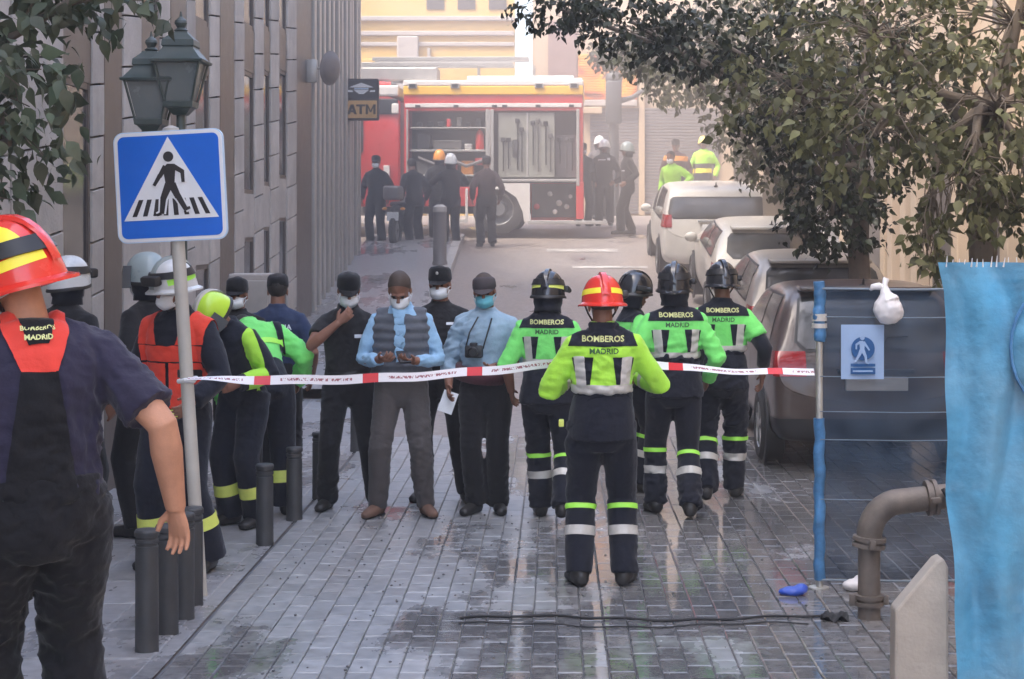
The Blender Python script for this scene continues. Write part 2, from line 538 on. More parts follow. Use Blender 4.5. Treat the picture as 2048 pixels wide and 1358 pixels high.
for y, x in cells:
    Mx = paver_M(x, y)
    if (y, x) in seen_set:
        o = bpy.data.objects.new('paver', paver_me); COL.objects.link(o); o.parent = bed; o.matrix_local = Mx
    else:
        far.add(pv, pf, Mx)
fo = far.build('paver_field', m_paver, bed); fo['kind'] = 'stuff'

# left pavement flush with the street near us, raised with a kerb up the hill
pav = ribbon('left_pavement', -3.52, -1.845, 5.5, 19, -.002, m_slab)
# a row of long slabs with joints
slab = MB()
y = 7.6
while y < 18.6:
    x = -3.45
    while x < -1.95:
        w = .38
        Mx = Matrix.Translation((x + w / 2, y + .3, zg(y + .3))) @ Euler((math.atan((zg(y + .5) - zg(y + .1)) / .4) + random.gauss(0, .002), random.gauss(0, .002), 0)).to_matrix().to_4x4()
        a, f = paver_shape(w - .006, .594, .004, 0, random)
        slab.add(a, f, Mx)
        x += w
    y += .6
so = slab.build('slab_field', m_slab, pav); so['kind'] = 'stuff'
up = ribbon('upper_pavement', -3.52, -1.9, 19, 33, .115, m_slab)
k = MB()
y = 19.0
while y < 33:
    Mx = Matrix.Translation((-1.82, y + .5, zg(y + .5))) @ Euler((math.atan((zg(y + .9) - zg(y + .1)) / .8), 0, 0)).to_matrix().to_4x4()
    k.bbox(-.08, .08, -.495, .495, -.1, .12, .012, Mx); y += 1.0
ko = k.build('kerb', m_kerb); ko['kind'] = 'structure'
rp = ribbon('right_pavement', 4.3, 5.5, 16.6, 42, .11, m_slab)
k = MB(); y = 16.6
while y < 41:
    Mx = Matrix.Translation((4.22, y + .5, zg(y + .5))) @ Euler((math.atan((zg(y + .9) - zg(y + .1)) / .8), 0, 0)).to_matrix().to_4x4()
    k.bbox(-.08, .08, -.495, .495, -.1, .115, .012, Mx); y += 1.0
ko = k.build('kerb', m_kerb); ko['kind'] = 'structure'
for (xa, xb, ya, yb) in ((-.15, 1.15, 31.2, 31.55), (.3, 1.6, 29.4, 29.62)):
    mo = ribbon('road_marking', xa, xb, ya, yb, -.012, m_mark)

# ------------------------------------------------------------------ left stone building: every panel a piece, joints rise with the street
FX = -3.5
SL = .10
bld = empty('stone_office_building', (FX, 19, 0))
tag(bld, 'long grey stone building on the left with tall window slots and rising panel joints', 'building')
def bpart(mb, name, mat, sm=None):
    me = mb.mesh(name)
    if sm: smooth(me, sm)
    o = link(name, me, mat); o.parent = bld; o.location = (-FX, -19, 0)
    return o
core = MB(); core.box(-14, FX - .06, 16.5, 24.7, -.5, 11.5); core.box(-14, FX - .061, -10, 16.5, -.5, 17.5)  # unseen upper wall added at the near end to shade the street; lower beyond
core.box(-14, FX - .32, 24.701, 30.9, -.5, 6.4)
bpart(core, 'wall', m_recess)
PANELS = [(-10, -7), (-7, -4), (-4, -1), (-1, 2), (2, 5), (5, 8), (8, 9.5), (9.5, 11.0), (11.05, 12.2), (12.96, 13.3), (13.9, 14.5), (15.2, 15.6), (16.3, 16.7), (17.4, 17.9), (18.75, 19.3), (20.0, 20.6), (21.1, 21.75), (22.4, 23.2)]
WINS = [(12.2, 12.96), (14.5, 15.2), (16.7, 17.4), (19.3, 20.0), (20.6, 21.1), (21.75, 22.4)]
DARKS = [(13.3, 13.9), (15.6, 16.3), (17.9, 18.75), (23.2, 24.7)]
def rise(y): return SL * (y - 15)
pcache = {}
def panel(y0, y1, z0, z1, d=.06, name='stone_panel', parent=None):
    g = .008
    mb = MB()
    ya, yb = y0 + g, y1 - g
    x0, x1 = FX - .055, FX + random.uniform(-.003, .003)
    b = .004
    P = []
    for (x, ins) in ((x0, 0), (x1 - b, 0), (x1, b)):
        P += [(x, ya + ins, z0 + g + ins + rise(ya)), (x, yb - ins, z0 + g + ins + rise(yb)), (x, yb - ins, z1 - g - ins + rise(yb)), (x, ya + ins, z1 - g - ins + rise(ya))]
    fs = [(8, 9, 10, 11)]
    for k in (0, 4): fs += [(k + i, k + (i + 1) % 4, k + 4 + (i + 1) % 4, k + 4 + i) for i in range(4)]
    mb.add(P, fs)
    o = bpart(mb, name, m_stone)
    return o
n_pan = 0
for (a, b) in PANELS:
    h = .62 if b < 12.3 else .42 if b - a > .45 else .40
    if b < 8: h = 1.2
    z = -.2 + random.uniform(-.1, .05)
    top = 11.5
    while z < top:
        if z > 5.2: hh = 1.5
        else: hh = h
        z1 = min(z + hh, top)
        panel(a, b, z, z1)
        z = z1
for (a, b) in WINS:
    for lev in range(6):
        zc = .5 + lev * 1.9 + rise((a + b) / 2) - .4
        f = MB()
        xa, xb = FX - .055, FX - .02
        f.box(xa, xb, a, a + .05, zc, zc + 1.4); f.box(xa, xb, b - .05, b, zc, zc + 1.4)
        f.box(xa, xb - .003, a + .05, b - .05, zc, zc + .05); f.box(xa, xb - .003, a + .05, b - .05, zc + 1.35, zc + 1.4)
        w = bpart(f, 'window', m_bronze)
        g = MB(); g.box(FX - .054, FX - .038, a + .05, b - .05, zc + .05, zc + 1.35)
        gl = g.build('pane', m_glass, w)
        s = MB(); s.box(FX - .055, FX - .012, a, b, zc - .5, zc - .003)
        bpart(s, 'spandrel', m_stone if (lev % 2) else m_bronze)
for (a, b) in DARKS:
    c = MB()
    c.bbox(FX - .058, FX - .006, a + .01, b - .01, -.2, 11.3, .03)
    bpart(c, 'dark_column', m_bronze)
y = 24.75
while y < 30.8:
    c = MB(); c.bbox(FX - .32, FX + .02 + random.uniform(0, .03), y, y + .17, -.2, 6.4, .02)
    bpart(c, 'metal_fin', m_fin)
    g = MB(); g.box(FX - .3, FX - .18, y + .17, y + .52, 0, 6.3)
    bpart(g, 'glass_strip', m_glass)
    for zz in (3.2, 4.6):
        t = MB(); t.box(FX - .3, FX - .10, y + .172, y + .518, zz + rise(y), zz + .14 + rise(y)); bpart(t, 'transom', m_fin)
    y += .52
cp = MB(); cp.bbox(-14, FX + .15, 16.51, 24.7, 11.5, 11.9, .03); cp.bbox(-14, FX + .15, -10, 16.5, 17.5, 17.9, .03); cp.bbox(-14, FX + .12, 24.72, 31, 6.4, 6.6, .03); bpart(cp, 'cornice', m_stone)

# ------------------------------------------------------------------ far buildings facing us across the junction
FY = 44.0
far_b = empty('cream_corner_building', (-6, FY, 2.4))
tag(far_b, 'sunlit cream yellow building across the junction behind the fire engine', 'building')
def fpart(mb, name, mat, root, sm=None):
    me = mb.mesh(name)
    if sm: smooth(me, sm)
    o = link(name, me, mat); o.parent = root; o.location = -root.location
    return o
w = MB(); w.prism([(-40, FY), (-1.03, FY), (-1.6, FY + 9), (-40, FY + 9)], 1.5, 8.7, 'z'); fpart(w, 'wall', m_cream, far_b)
w = MB()
w.bbox(-4.05, -3.5, FY - .18, FY - .002, 2.2, 7.0, .03); fpart(w, 'pilaster', m_greystone, far_b)
w = MB(); w.bbox(-40, -1.05, FY - .10, FY - .003, 7.02, 7.14, .02); w.bbox(-40, -1.05, FY - .06, FY - .004, 6.75, 6.86, .02); w.bbox(-40, -1.05, FY - .12, FY - .005, 7.4, 7.52, .02); fpart(w, 'moulding', m_greystone, far_b)
w = MB(); w.box(-4.98, -4.07, FY - .06, FY - .001, 2.4, 6.15); fpart(w, 'doorway', m_dark, far_b)
w = MB(); w.bbox(-5.2, -4.07, FY - .12, FY - .002, 6.15, 6.42, .02); fpart(w, 'lintel', m_cream, far_b)
for i in range(3):
    w = MB(); w.box(-3.3 + i * .8, -2.85 + i * .8, FY - .03, FY + .05, 7.7, 8.5); f = fpart(w, 'window', m_dark, far_b)
w = MB(); w.bbox(-3.28, -3.2, FY - .1, FY - .006, 2.4, 6.7, .01); fpart(w, 'downpipe', m_greystone, far_b)
# lamp-like wall fitting
w = MB(); w.bbox(-3.25 + .15, -3.02, FY - .1, FY - .003, 5.42, 5.56, .015); fpart(w, 'wall_fitting', m_greystone, far_b)

far_c = empty('peach_corner_building', (0, FY, 2.4))
tag(far_c, 'pale peach building with a painted orange shutter beyond the policemen', 'building')
w = MB(); w.prism([(-.58, FY), (14, FY), (14, FY + 9), (-.4, FY + 9)], 1.5, 8.9, 'z'); fpart(w, 'wall', m_cream2, far_c)
w = MB(); w.box(-.18, .55, FY - .08, FY - .001, 2.4, 7.4); fpart(w, 'plum_panel', m_plum, far_c)

def mural_mat():
    m = bpy.data.materials.new('spray_painted_shutter'); m.use_nodes = True
    nt = m.node_tree; N, L = nt.nodes, nt.links; b = N['Principled BSDF']; b.inputs['Roughness'].default_value = .6
    g = N.new('ShaderNodeNewGeometry')
    n = N.new('ShaderNodeTexNoise'); n.inputs['Scale'].default_value = 1.1; n.inputs['Detail'].default_value = 3; n.inputs['Distortion'].default_value = 1.5
    L.new(g.outputs['Position'], n.inputs['Vector'])
    r = N.new('ShaderNodeValToRGB'); e = r.color_ramp.elements
    e[0].position = .36; e[0].color = (.10, .04, .03, 1); e[1].position = .72; e[1].color = (.10, .08, .04, 1)
    for p, c in ((.44, (.50, .11, .02, 1)), (.54, (.75, .28, .02, 1)), (.62, (.75, .42, .03, 1)), (.66, (.30, .10, .06, 1))):
        x = e.new(p); x.color = c
    L.new(n.outputs['Fac'], r.inputs['Fac']); L.new(r.outputs[0], b.inputs['Base Color'])
    return m
m_mural = mural_mat()
w = MB()
for i in range(18):
    z = 5.38 + i * .065
    w.bbox(.6, 2.1, FY - .09, FY - .02 + 0, z, z + .058, .008)
fpart(w, 'painted_shutter', m_mural, far_c)
w = MB()
for i in range(34):
    z = 2.45 + i * .08
    w.bbox(.9, 4.2, FY - .07, FY - .012, z, z + .07, .01)
fpart(w, 'grey_shutter', m_shutter, far_c)
w = MB(); w.bbox(.56, 2.1, FY - .26, FY - .1, 5.2, 5.36, .02); fpart(w, 'shutter_box', m_greystone, far_c)
w = MB(); w.bbox(.58, 1.2, FY - .35, FY - .11, 5.0, 5.17, .02); fpart(w, 'awning_box', m_cream2, far_c)
w = MB(); w.bbox(2.15, 2.3, FY - .14, FY - .0015, 2.4, 7.4, .01); fpart(w, 'pilaster', m_cream2, far_c)

# buildings closing the cross street on both sides, and the right side of our street
side = empty('far_left_building', (-25, 38, 2))
tag(side, 'plain beige building closing the cross street far to the left', 'building')
w = MB(); w.box(-34, -22, 31, 43.8, 1, 9); fpart(w, 'wall', m_beige, side)

rb = empty('beige_side_building', (5.5, 22, 0))
tag(rb, 'beige rendered building along the right behind the trees with dark doorways', 'building')
w = MB(); w.box(5.5, 16, -10, 41, -.3, 10); fpart(w, 'wall', m_beige, rb)
for (a, b, mt) in ((16.2, 19.6, m_navy), (23.2, 24.6, m_dark), (20.4, 22.0, m_dark), (28.5, 30.5, m_dark), (33, 36, m_dark), (11, 14, m_dark)):
    w = MB(); w.box(5.42, 5.497, a, b, zg(a) - .1, zg(a) + 2.3); fpart(w, 'doorway', mt, rb)
for yy in (22.5, 25.1, 25.9, 26.9, 27.5, 31.5, 20.0, 15.0):
    w = MB(); w.bbox(5.28, 5.495, yy, yy + .35, zg(yy), 9.5, .02); fpart(w, 'pilaster', random.choice([m_pinkish, m_cream2, m_beige]), rb)
for yy in (26.4, 25.6):
    w = MB(); w.tube([(5.38, yy, zg(yy)), (5.38, yy, 9)], .06, 8); fpart(w, 'downpipe', m_cream2, rb)
for i in range(9):
    yy = -6 + i * 5.2
    w = MB(); w.box(5.44, 5.498, yy, yy + 1.3, 4.6, 6.6); fpart(w, 'window', m_glass, rb)
# ------------------------------------------------------------------ people
def cloth(name, col, rough=.85, var=.16, **k):
    return M(name, col, rough, var=var, vscale=9, bump=1.0, bscale=15, sheen=.15, spec=.25, **k)
c_lime = cloth('lime_green_cloth', (.20, .78, .17), .7, .07)
c_limey = cloth('lime_yellow_cloth', (.42, .82, .07), .7, .07)
c_navy = cloth('navy_cloth', (.009, .0115, .021))
c_tee = cloth('navy_purple_cotton', (.024, .022, .046), dirt=.2, dirtcol=(.042, .038, .06))
c_black = cloth('black_cloth', (.008, .0085, .011))
c_blackd = cloth('dusty_black_cloth', (.011, .011, .013), dirt=.3, dirtcol=(.028, .026, .026))
c_grey = cloth('grey_quilted_cloth', (.10, .11, .13))
c_trous = cloth('brown_grey_cloth', (.075, .067, .066))
c_sky = cloth('light_blue_cotton', (.28, .47, .66))
c_palesky = cloth('pale_blue_cotton', (.30, .42, .52))
c_orange = cloth('orange_red_cloth', (.80, .065, .035), .75, .1)
c_red = cloth('red_webbing', (.74, .06, .04), .7, .08)
c_polo = cloth('navy_blue_uniform', (.022, .036, .085))
c_white = cloth('white_mask_cloth', (.78, .80, .82), .8, .04)
c_teal = cloth('teal_mask_cloth', (.16, .50, .60), .8, .04)
m_silver = M('silver_reflective_tape', (.56, .54, .50), .45, metal=.1, var=.1, vscale=30)
m_yell = M('yellow_reflective_tape', (.72, .80, .16), .5, var=.08, vscale=30)
m_limeband = M('lime_reflective_tape', (.42, .95, .10), .5, var=.06)
m_skin = M('skin', (.40, .20, .13), .5, var=.07, vscale=30, bump=.1, bscale=180, spec=.35)
m_skin2 = M('tanned_skin', (.24, .115, .075), .5, var=.07, vscale=30, bump=.1, bscale=180, spec=.35)
m_skin3 = M('bright_skin', (.52, .26, .16), .55, var=.14, vscale=16, bump=.12, bscale=160, spec=.35)
m_hair = M('dark_hair', (.022, .016, .013), .6, var=.3, vscale=60, bump=.5, bscale=200)
m_hairb = M('short_brown_hair', (.06, .04, .03), .7, var=.3, vscale=60, bump=.5, bscale=200)
m_eye = M('dark_eye', (.02, .015, .012), .2, var=0)
m_boot = M('black_boot_leather', (.016, .016, .017), .45, var=.2, dirt=.3, dirtcol=(.06, .055, .05))
m_shoe = M('brown_suede', (.15, .085, .06), .8, var=.15)
m_hred = M('red_helmet_shell', (.72, .035, .022), .25, var=.06, coat=.4)
m_hblack = M('black_helmet_shell', (.012, .013, .017), .22, var=.1, coat=.5)
m_hwhite = M('white_helmet_shell', (.66, .68, .68), .3, var=.06, coat=.3, dirt=.2)
m_hgrey = M('grey_green_helmet_shell', (.30, .36, .36), .3, var=.08, coat=.3)
m_hlime = M('fluorescent_helmet_shell', (.55, .85, .05), .3, var=.06, coat=.3)
m_horange = M('orange_helmet_shell', (.85, .33, .04), .35, var=.06, coat=.3)
m_hyellow = M('yellow_helmet_shell', (.85, .66, .16), .35, var=.06, coat=.3)
m_yflash = M('yellow_flash_band', (.95, .80, .05), .4, var=.04)
m_black2 = M('black_plastic', (.018, .018, .02), .45, var=.1)
m_glove = M('blue_rubber_glove', (.03, .12, .36), .5, var=.08)
m_visor = M('clear_visor', (.12, .13, .14), .08, var=0, spec=.8)
m_letter_y = M('pale_yellow_print', (.66, .69, .30), .6, var=.03)
m_letter_d = M('dark_green_print', (.03, .10, .03), .6, var=.03)
m_letter_w = M('white_print', (.75, .77, .8), .6, var=.03)

def ik(a, t, l1, l2, hint):
    d = t - a
    L = d.length
    if L > (l1 + l2) * .998:
        t = a + d * ((l1 + l2) * .998 / L); d = t - a; L = d.length
    x = (l1 * l1 - l2 * l2 + L * L) / (2 * L)
    h = math.sqrt(max(0, l1 * l1 - x * x))
    u = d / L
    hv = Vector(hint); hv -= u * hv.dot(u)
    if hv.length < 1e-5: hv = u.orthogonal()
    hv.normalize()
    return a + u * x + hv * h, t

class Person:
    def __init__(s, label, x, y, rot=0, H=1.78, lean=(0, 0, 0), head=(0, 0, 0), wl=(-.27, .06, .92), wr=(.27, .06, .92),
                 hl=(-.5, -1, 0), hr=(.5, -1, 0), fl=(-.115, 0, .09), fr=(.115, 0, .09), kl=(-.1, 1, 0), kr=(.1, 1, 0),
                 fist=.5, nl=None, nr=None, pelvis=(0, 0, .93), armk=1.0, vs=.012, skin=None, group=None, z=None, build=1.0, bare=False, toe=10, arm=True):
        s.vs = vs; s.seed = random.randrange(10000); s.label = label; s.b = build
        s.skin = skin or m_skin
        pz = Vector(pelvis)
        s.T = Matrix.Translation(pz) @ Euler((-R(lean[0]), R(lean[1]), R(lean[2])), 'XYZ').to_matrix().to_4x4() @ Matrix.Translation((0, 0, -.93))
        T = s.T
        Tr = T.to_3x3()
        s.shl = T @ V(-.174 * build, -.005, 1.388); s.shr = T @ V(.174 * build, -.005, 1.388)
        piv = T @ V(0, .01, 1.52)
        s.H = Matrix.Translation(piv) @ Tr.to_4x4() @ Euler((-R(head[0]), R(head[2]), R(head[1])), 'YXZ').to_matrix().to_4x4()
        s.hipl = pz + Tr @ V(-.092, 0, -.02) ; s.hipr = pz + Tr @ V(.092, 0, -.02)
        s.al = Vector(fl); s.ar = Vector(fr)
        s.knl, s.al = ik(s.hipl, s.al, .43, .425, kl); s.knr, s.ar = ik(s.hipr, s.ar, .43, .425, kr)
        s.ell, s.wl = ik(s.shl, Vector(wl), .295 * armk, .265 * armk, hl); s.elr, s.wr = ik(s.shr, Vector(wr), .295 * armk, .265 * armk, hr)
        s.toe = toe
        # body: one fused surface
        mb = MB()
        def limb(pts, rad, xax=None): mb.tube(pts, rad, 12 if vs > .009 else 28, xax)
        X = Tr @ V(1, 0, 0)
        tor = [(.80, .10, .085), (.88, .145, .105), (.95, .15, .105), (1.06, .125, .09), (1.2, .14, .1), (1.33, .155, .1), (1.42, .135, .082), (1.475, .075, .06), (1.50, .05, .05)]
        mb.tube([T @ V(0, 0, z_) for z_, a, b_ in tor], [(a, b_) for z_, a, b_ in tor], 18, X)
        limb([s.hipl, s.knl, s.al], [.07, .05, .04]); limb([s.hipr, s.knr, s.ar], [.07, .05, .04])
        for sh, el, w in ((s.shl, s.ell, s.wl), (s.shr, s.elr, s.wr)):
            m1 = sh.lerp(el, .5); m2 = el.lerp(w, .3)
            mb.ball(sh, .052 * build)
            limb([sh, m1, el, m2, w], [.052, .05, .041, .043, .028] if not bare else [.058, .056, .046, .049, .031])
        s.neck = (T @ V(0, -.012, 1.42), s.H @ V(0, -.005, .09))
        limb([s.neck[0], s.neck[1]], [.066, .056])
        Hm = s.H
        mb.ball((0, -.002, .15), (.075, .095, .098), Hm); mb.ball((0, .03, .085), (.06, .066, .088), Hm)
        mb.ball((0, .062, .03), (.032, .03, .026), Hm)
        mb.tube([Hm @ V(0, .088, .118), Hm @ V(0, .112, .08)], [.009, .016], 8)
        mb.tube([Hm @ V(-.045, .082, .13), Hm @ V(0, .094, .132), Hm @ V(.045, .082, .13)], .011, 8)
        mb.tube([Hm @ V(-.022, .09, .048), Hm @ V(.022, .09, .048)], .009, 8)
        for sg in (-1, 1):
            mb.ball((sg * .077, -.002, .10), (.009, .024, .034), Hm)
        s.hands = []
        for sgn, el, w, n in ((-1, s.ell, s.wl, nl), (1, s.elr, s.wr, nr)):
            hb = MB(); s._hand(hb, sgn, el, w, n, fist); s.hands.append(hb)
            mb.add(hb.v, hb.f)
        me = fuse(mb, vs * .5 if vs < .016 else vs * .6, 2 if vs > .009 else 7, .4 if .009 < vs < .016 else None)
        s.root = link('person', me, s.skin)
        s.root.location = (x, y, zg(y) if z is None else z)
        s.root.rotation_euler = (0, 0, rot)
        sc = H / 1.78
        s.root.scale = (sc, sc, sc)
        tag(s.root, label, 'person', group)
        for sg in (-1, 1):
            e = MB(); e.ball((sg * .031, .086, .112), .0105, Hm, 2); e.build('eye', m_eye, s.root, 180)

    def brows(s, mat):
        for sg in (-1, 1):
            e = MB(); e.tube([s.H @ V(sg * .015, .102, .132), s.H @ V(sg * .033, .100, .134), s.H @ V(sg * .052, .086, .126)], [.003, .0045, .003], 6); e.build('eyebrow', mat, s.root, 180)

    def _hand(s, mb, sgn, el, w, n, fist):
        d = (w - el).normalized()
        if n is None: n = Vector((-sgn, 0, 0))
        n = Vector(n); n = (n - d * n.dot(d))
        if n.length < 1e-4: n = d.orthogonal()
        n.normalize()
        a = (n.cross(d) if sgn < 0 else d.cross(n)).normalized()     # thumb side
        mb.tube([w - d * .02, w + d * .015, w + d * .05, w + d * .09], [(.028, .022), (.031, .019), (.041, .017), (.040, .013)], 10, a)
        for i, (off, ln) in enumerate(((.031, .074), (.0105, .084), (-.0105, .078), (-.031, .062))):
            p = w + d * .082 + a * off; dd = d.copy(); pts = [p - d * .012]
            for k in range(3):
                ang = fist * (.35 + .35 * k) * (1 + .12 * i)
                ax = a if sgn > 0 else -a
                dd = (d * math.cos(min(2.6, fist * (.5, 1.5, 2.5)[k])) + n * math.sin(min(2.6, fist * (.5, 1.5, 2.5)[k]))).normalized()
                pts.append(pts[-1] + dd * ln * (.45, .32, .25)[k] + (a * off * .06))
            mb.tube(pts, [.0098, .0092, .0085, .0068], 8)
        t0 = w + d * .018 + a * .026
        t1 = t0 + (d * .62 + a * .62 + n * .35).normalized() * .042
        t2 = t1 + (d * .85 + a * .15 + n * .5).normalized() * .034
        mb.tube([t0 - a * .012, t0, t1, t2], [.014, .0145, .0115, .0085], 8)

    def glove(s, which, mat):
        hb = s.hands[which]
        me = fuse(hb, .0065, 2)
        p = coords(me); setco(me, p + normals(me) * .004)
        link('glove', me, mat, s.root)

    def trousers(s, mat, bulk=1.0, top=1.06, ankle=.070, amp=.014, name='trousers', shin=.078):
        T = s.T; X = T.to_3x3() @ V(1, 0, 0)
        mb = MB()
        o = .018 * bulk
        prof = [(.78, .09, .09), (.84, .155, .115), (.92, .165, .12), (1.0, .155, .112), (1.06, .15, .105), (1.16, .155, .108), (1.26, .165, .112)]
        prof = [q for q in prof if q[0] <= top + .001]
        if prof[-1][0] < top: prof.append((top, prof[-1][1], prof[-1][2]))
        mb.tube([T @ V(0, -.004, z) for z, a, b in prof], [(a * s.b + o, b * s.b + o) for z, a, b in prof], 24, X)
        for hip, kn, an in ((s.hipl, s.knl, s.al), (s.hipr, s.knr, s.ar)):
            end = an + (an - kn).normalized() * .02
            mb.tube([hip + V(0, 0, .05), hip.lerp(kn, .3), hip.lerp(kn, .65), kn, kn.lerp(an, .35), kn.lerp(an, .75), end],
                    [.098 * bulk * s.b, .1 * bulk * s.b, .088 * bulk, .079 * bulk, .08 * bulk, (shin + ankle) / 2 * bulk, ankle * bulk], 16)
        me = fuse(mb, s.vs, 4)
        folds(me, min(amp * .7, .015), s.seed)
        s.tr = link(name, me, mat, s.root)
        return s.tr

    def top(s, mat, bulk=1.0, hem=.98, sleeve=1.0, amp=.012, name='jacket', cuff=.036, collar=True, sleeve_l=None):
        T = s.T; X = T.to_3x3() @ V(1, 0, 0)
        mb = MB(); o = .016 * bulk
        prof = [(hem, .16, .112), (1.0, .16, .112), (1.08, .152, .108), (1.2, .163, .115), (1.32, .178, .118), (1.39, .168, .108), (1.44, .128, .09), (1.485, .078, .07)]
        prof = [q for q in prof if q[0] >= hem - .001]
        prof = sorted(set(prof))
        mb.tube([T @ V(0, -.004, z) for z, a, b in prof], [(a * s.b + o, b * s.b + o) for z, a, b in prof], 26, X)
        for sd, sh, el, w in ((0, s.shl, s.ell, s.wl), (1, s.shr, s.elr, s.wr)):
            f = sleeve if (sd or sleeve_l is None) else sleeve_l
            inn = T @ V(-.09 if not sd else .09, 0, 1.385)
            if f <= .5:
                e = sh.lerp(el, f * 2)
                mb.tube([inn, sh, sh.lerp(e, .5), e], [.064 * bulk, .066 * bulk, .068 * bulk, .070 * bulk], 16)
            else:
                e = el.lerp(w, (f - .5) * 2)
                mb.tube([inn, sh, sh.lerp(el, .55), el, el.lerp(e, .5), e], [.064 * bulk, .066 * bulk, .066 * bulk, .060 * bulk, .056 * bulk, max(cuff, .038) * bulk + .004], 16)
            mb.ball(sh, .061 * bulk)
            mb.tube([T @ V(-.04 if not sd else .04, -.01, 1.46), T @ V(-.10 if not sd else .10, -.008, 1.43), sh + V(0, 0, .012)], [.05 * bulk, .052 * bulk, .05 * bulk], 14)
        if collar:
            mb.tube([T @ V(0, -.01, 1.45), T @ V(0, -.006, 1.525)], [(.082, .078), (.074, .072)], 16, X)
        me = fuse(mb, s.vs, 4)
        folds(me, min(amp * .8, .016), s.seed + 50)
        s.jk = link(name, me, mat, s.root)
        return s.jk

    def boots(s, mat, h=.13, name='boot', r=1.0, grey=None):
        for sg, an, kn in ((-1, s.al, s.knl), (1, s.ar, s.knr)):
            a = R(s.toe) * -sg
            d = V(math.sin(-a) if False else -math.sin(a), math.cos(a), 0)
            mb = MB()
            low = an.z - .09
            hz = low + .045
            mb.tube([an + (kn - an).normalized() * h, an, V(an.x, an.y, hz + .02) - d * .02], [.056 * r, .053 * r, .05 * r], 14)
            mb.tube([V(an.x, an.y, hz) - d * .075, V(an.x, an.y, hz + .003) - d * .05, V(an.x, an.y, hz + .008) + d * .03, V(an.x, an.y, hz - .004) + d * .12, V(an.x, an.y, hz - .012) + d * .185, V(an.x, an.y, hz - .016) + d * .205],
                    [(.022 * r, .03), (.04 * r, .045), (.045 * r, .048), (.05 * r, .038), (.04 * r, .03), (.02, .018)], 14, d.cross(V(0, 0, 1)))
            me = fuse(mb, min(s.vs, .012), 3)
            p = coords(me); p[:, 2] = np.maximum(p[:, 2], low); setco(me, p)
            b = link(name, me, mat, s.root)
            sole = clip_patch(me, [(V(0, 0, low + .022), V(0, 0, 1))], .003, 'sole', m_black, b)

    def leg_bands(s, specs):
        """specs: (distance below knee 0..1, width, material, name)"""
        for kn, an, other in ((s.knl, s.al, s.knr), (s.knr, s.ar, s.knl)):
            d = (an - kn).normalized()
            side = (other - kn); side -= d * side.dot(d)
            for t, wd, mt, nm in specs:
                c = kn.lerp(an, t)
                mid = (s.knl.lerp(s.al, t) + s.knr.lerp(s.ar, t)) / 2
                pl = [(c - d * wd / 2, -d), (c + d * wd / 2, d), (mid, side.normalized())]
                clip_patch(s.tr.data, pl, .004, nm, mt, s.tr)

    def patch(s, src, poly, mat, name='panel', off=.004, side=-1, y0=0.0, extra=()):
        return clip_patch(src.data, poly_planes(s.T, poly, side, y0) + list(extra), off, name, mat, src)

    def sleeve_band(s, which, seg, t, wd, mat, name='reflective_band'):
        sh, el, w = ((s.shl, s.ell, s.wl), (s.shr, s.elr, s.wr))[which]
        a, b = (sh, el) if seg == 0 else (el, w)
        d = (b - a).normalized(); c = a.lerp(b, t)
        sg = -1 if which == 0 else 1
        X = s.T.to_3x3() @ V(sg, 0, 0)
        clip_patch(s.jk.data, [(c - d * wd / 2, -d), (c + d * wd / 2, d), (s.T @ V(sg * .17, 0, 1.2), -X)], .004, name, mat, s.jk)

    def hair(s, mat, low=.10, puff=1.0, name='hair'):
        mb = MB(); mb.ball((0, -.008, .152), (.083 * puff, .102 * puff, .105 * puff), s.H, 4)
        me = mb.mesh(); bm = bmesh.new(); bm.from_mesh(me)
        R3 = s.H.to_3x3()
        bmesh.ops.bisect_plane(bm, geom=bm.verts[:] + bm.edges[:] + bm.faces[:], plane_co=s.H @ V(0, 0, low), plane_no=R3 @ V(0, .15, -1), clear_outer=True)
        bmesh.ops.bisect_plane(bm, geom=bm.verts[:] + bm.edges[:] + bm.faces[:], plane_co=s.H @ V(0, .058, .185), plane_no=R3 @ V(0, 1, -.75), clear_outer=True)
        bm.to_mesh(me); bm.free(); smooth(me)
        wrinkle(me, .004, s.seed + 9, 60)
        return link(name, me, mat, s.root)

    def mask(s, mat, name='face_mask'):
        if s.vs < .016: s.brows(m_hair)
        mb = MB()
        n, m = 14, 8
        for j in range(m + 1):
            for i in range(n + 1):
                u = -1 + 2 * i / n; v = -1 + 2 * j / m
                px = .066 * u
                py = .118 - .052 * abs(u) ** 2.2 - .024 * abs(v) ** 2 + .016 * (1 - abs(u)) * (1 - abs(v))
                mb.v.append(tuple(s.H @ V(px, py, .053 + .05 * v * (1 - .35 * abs(u) ** 2))))
        for j in range(m):
            for i in range(n):
                a = j * (n + 1) + i
                mb.f.append((a, a + 1, a + n + 2, a + n + 1))
        me = bake(mb.mesh(), [('SOLIDIFY', dict(thickness=.005, offset=-1))]); smooth(me)
        mo = link(name, me, mat, s.root)
        for sg in (-1, 1):
            for zz in (.08, .03):
                t = MB(); t.tube([s.H @ V(sg * .062, .068, zz), s.H @ V(sg * .08, .03, zz * .5 + .055), s.H @ V(sg * .083, -.012, .085 + (zz - .055) * .6)], .0022, 6)
                t.build('strap', mat, mo, 180)

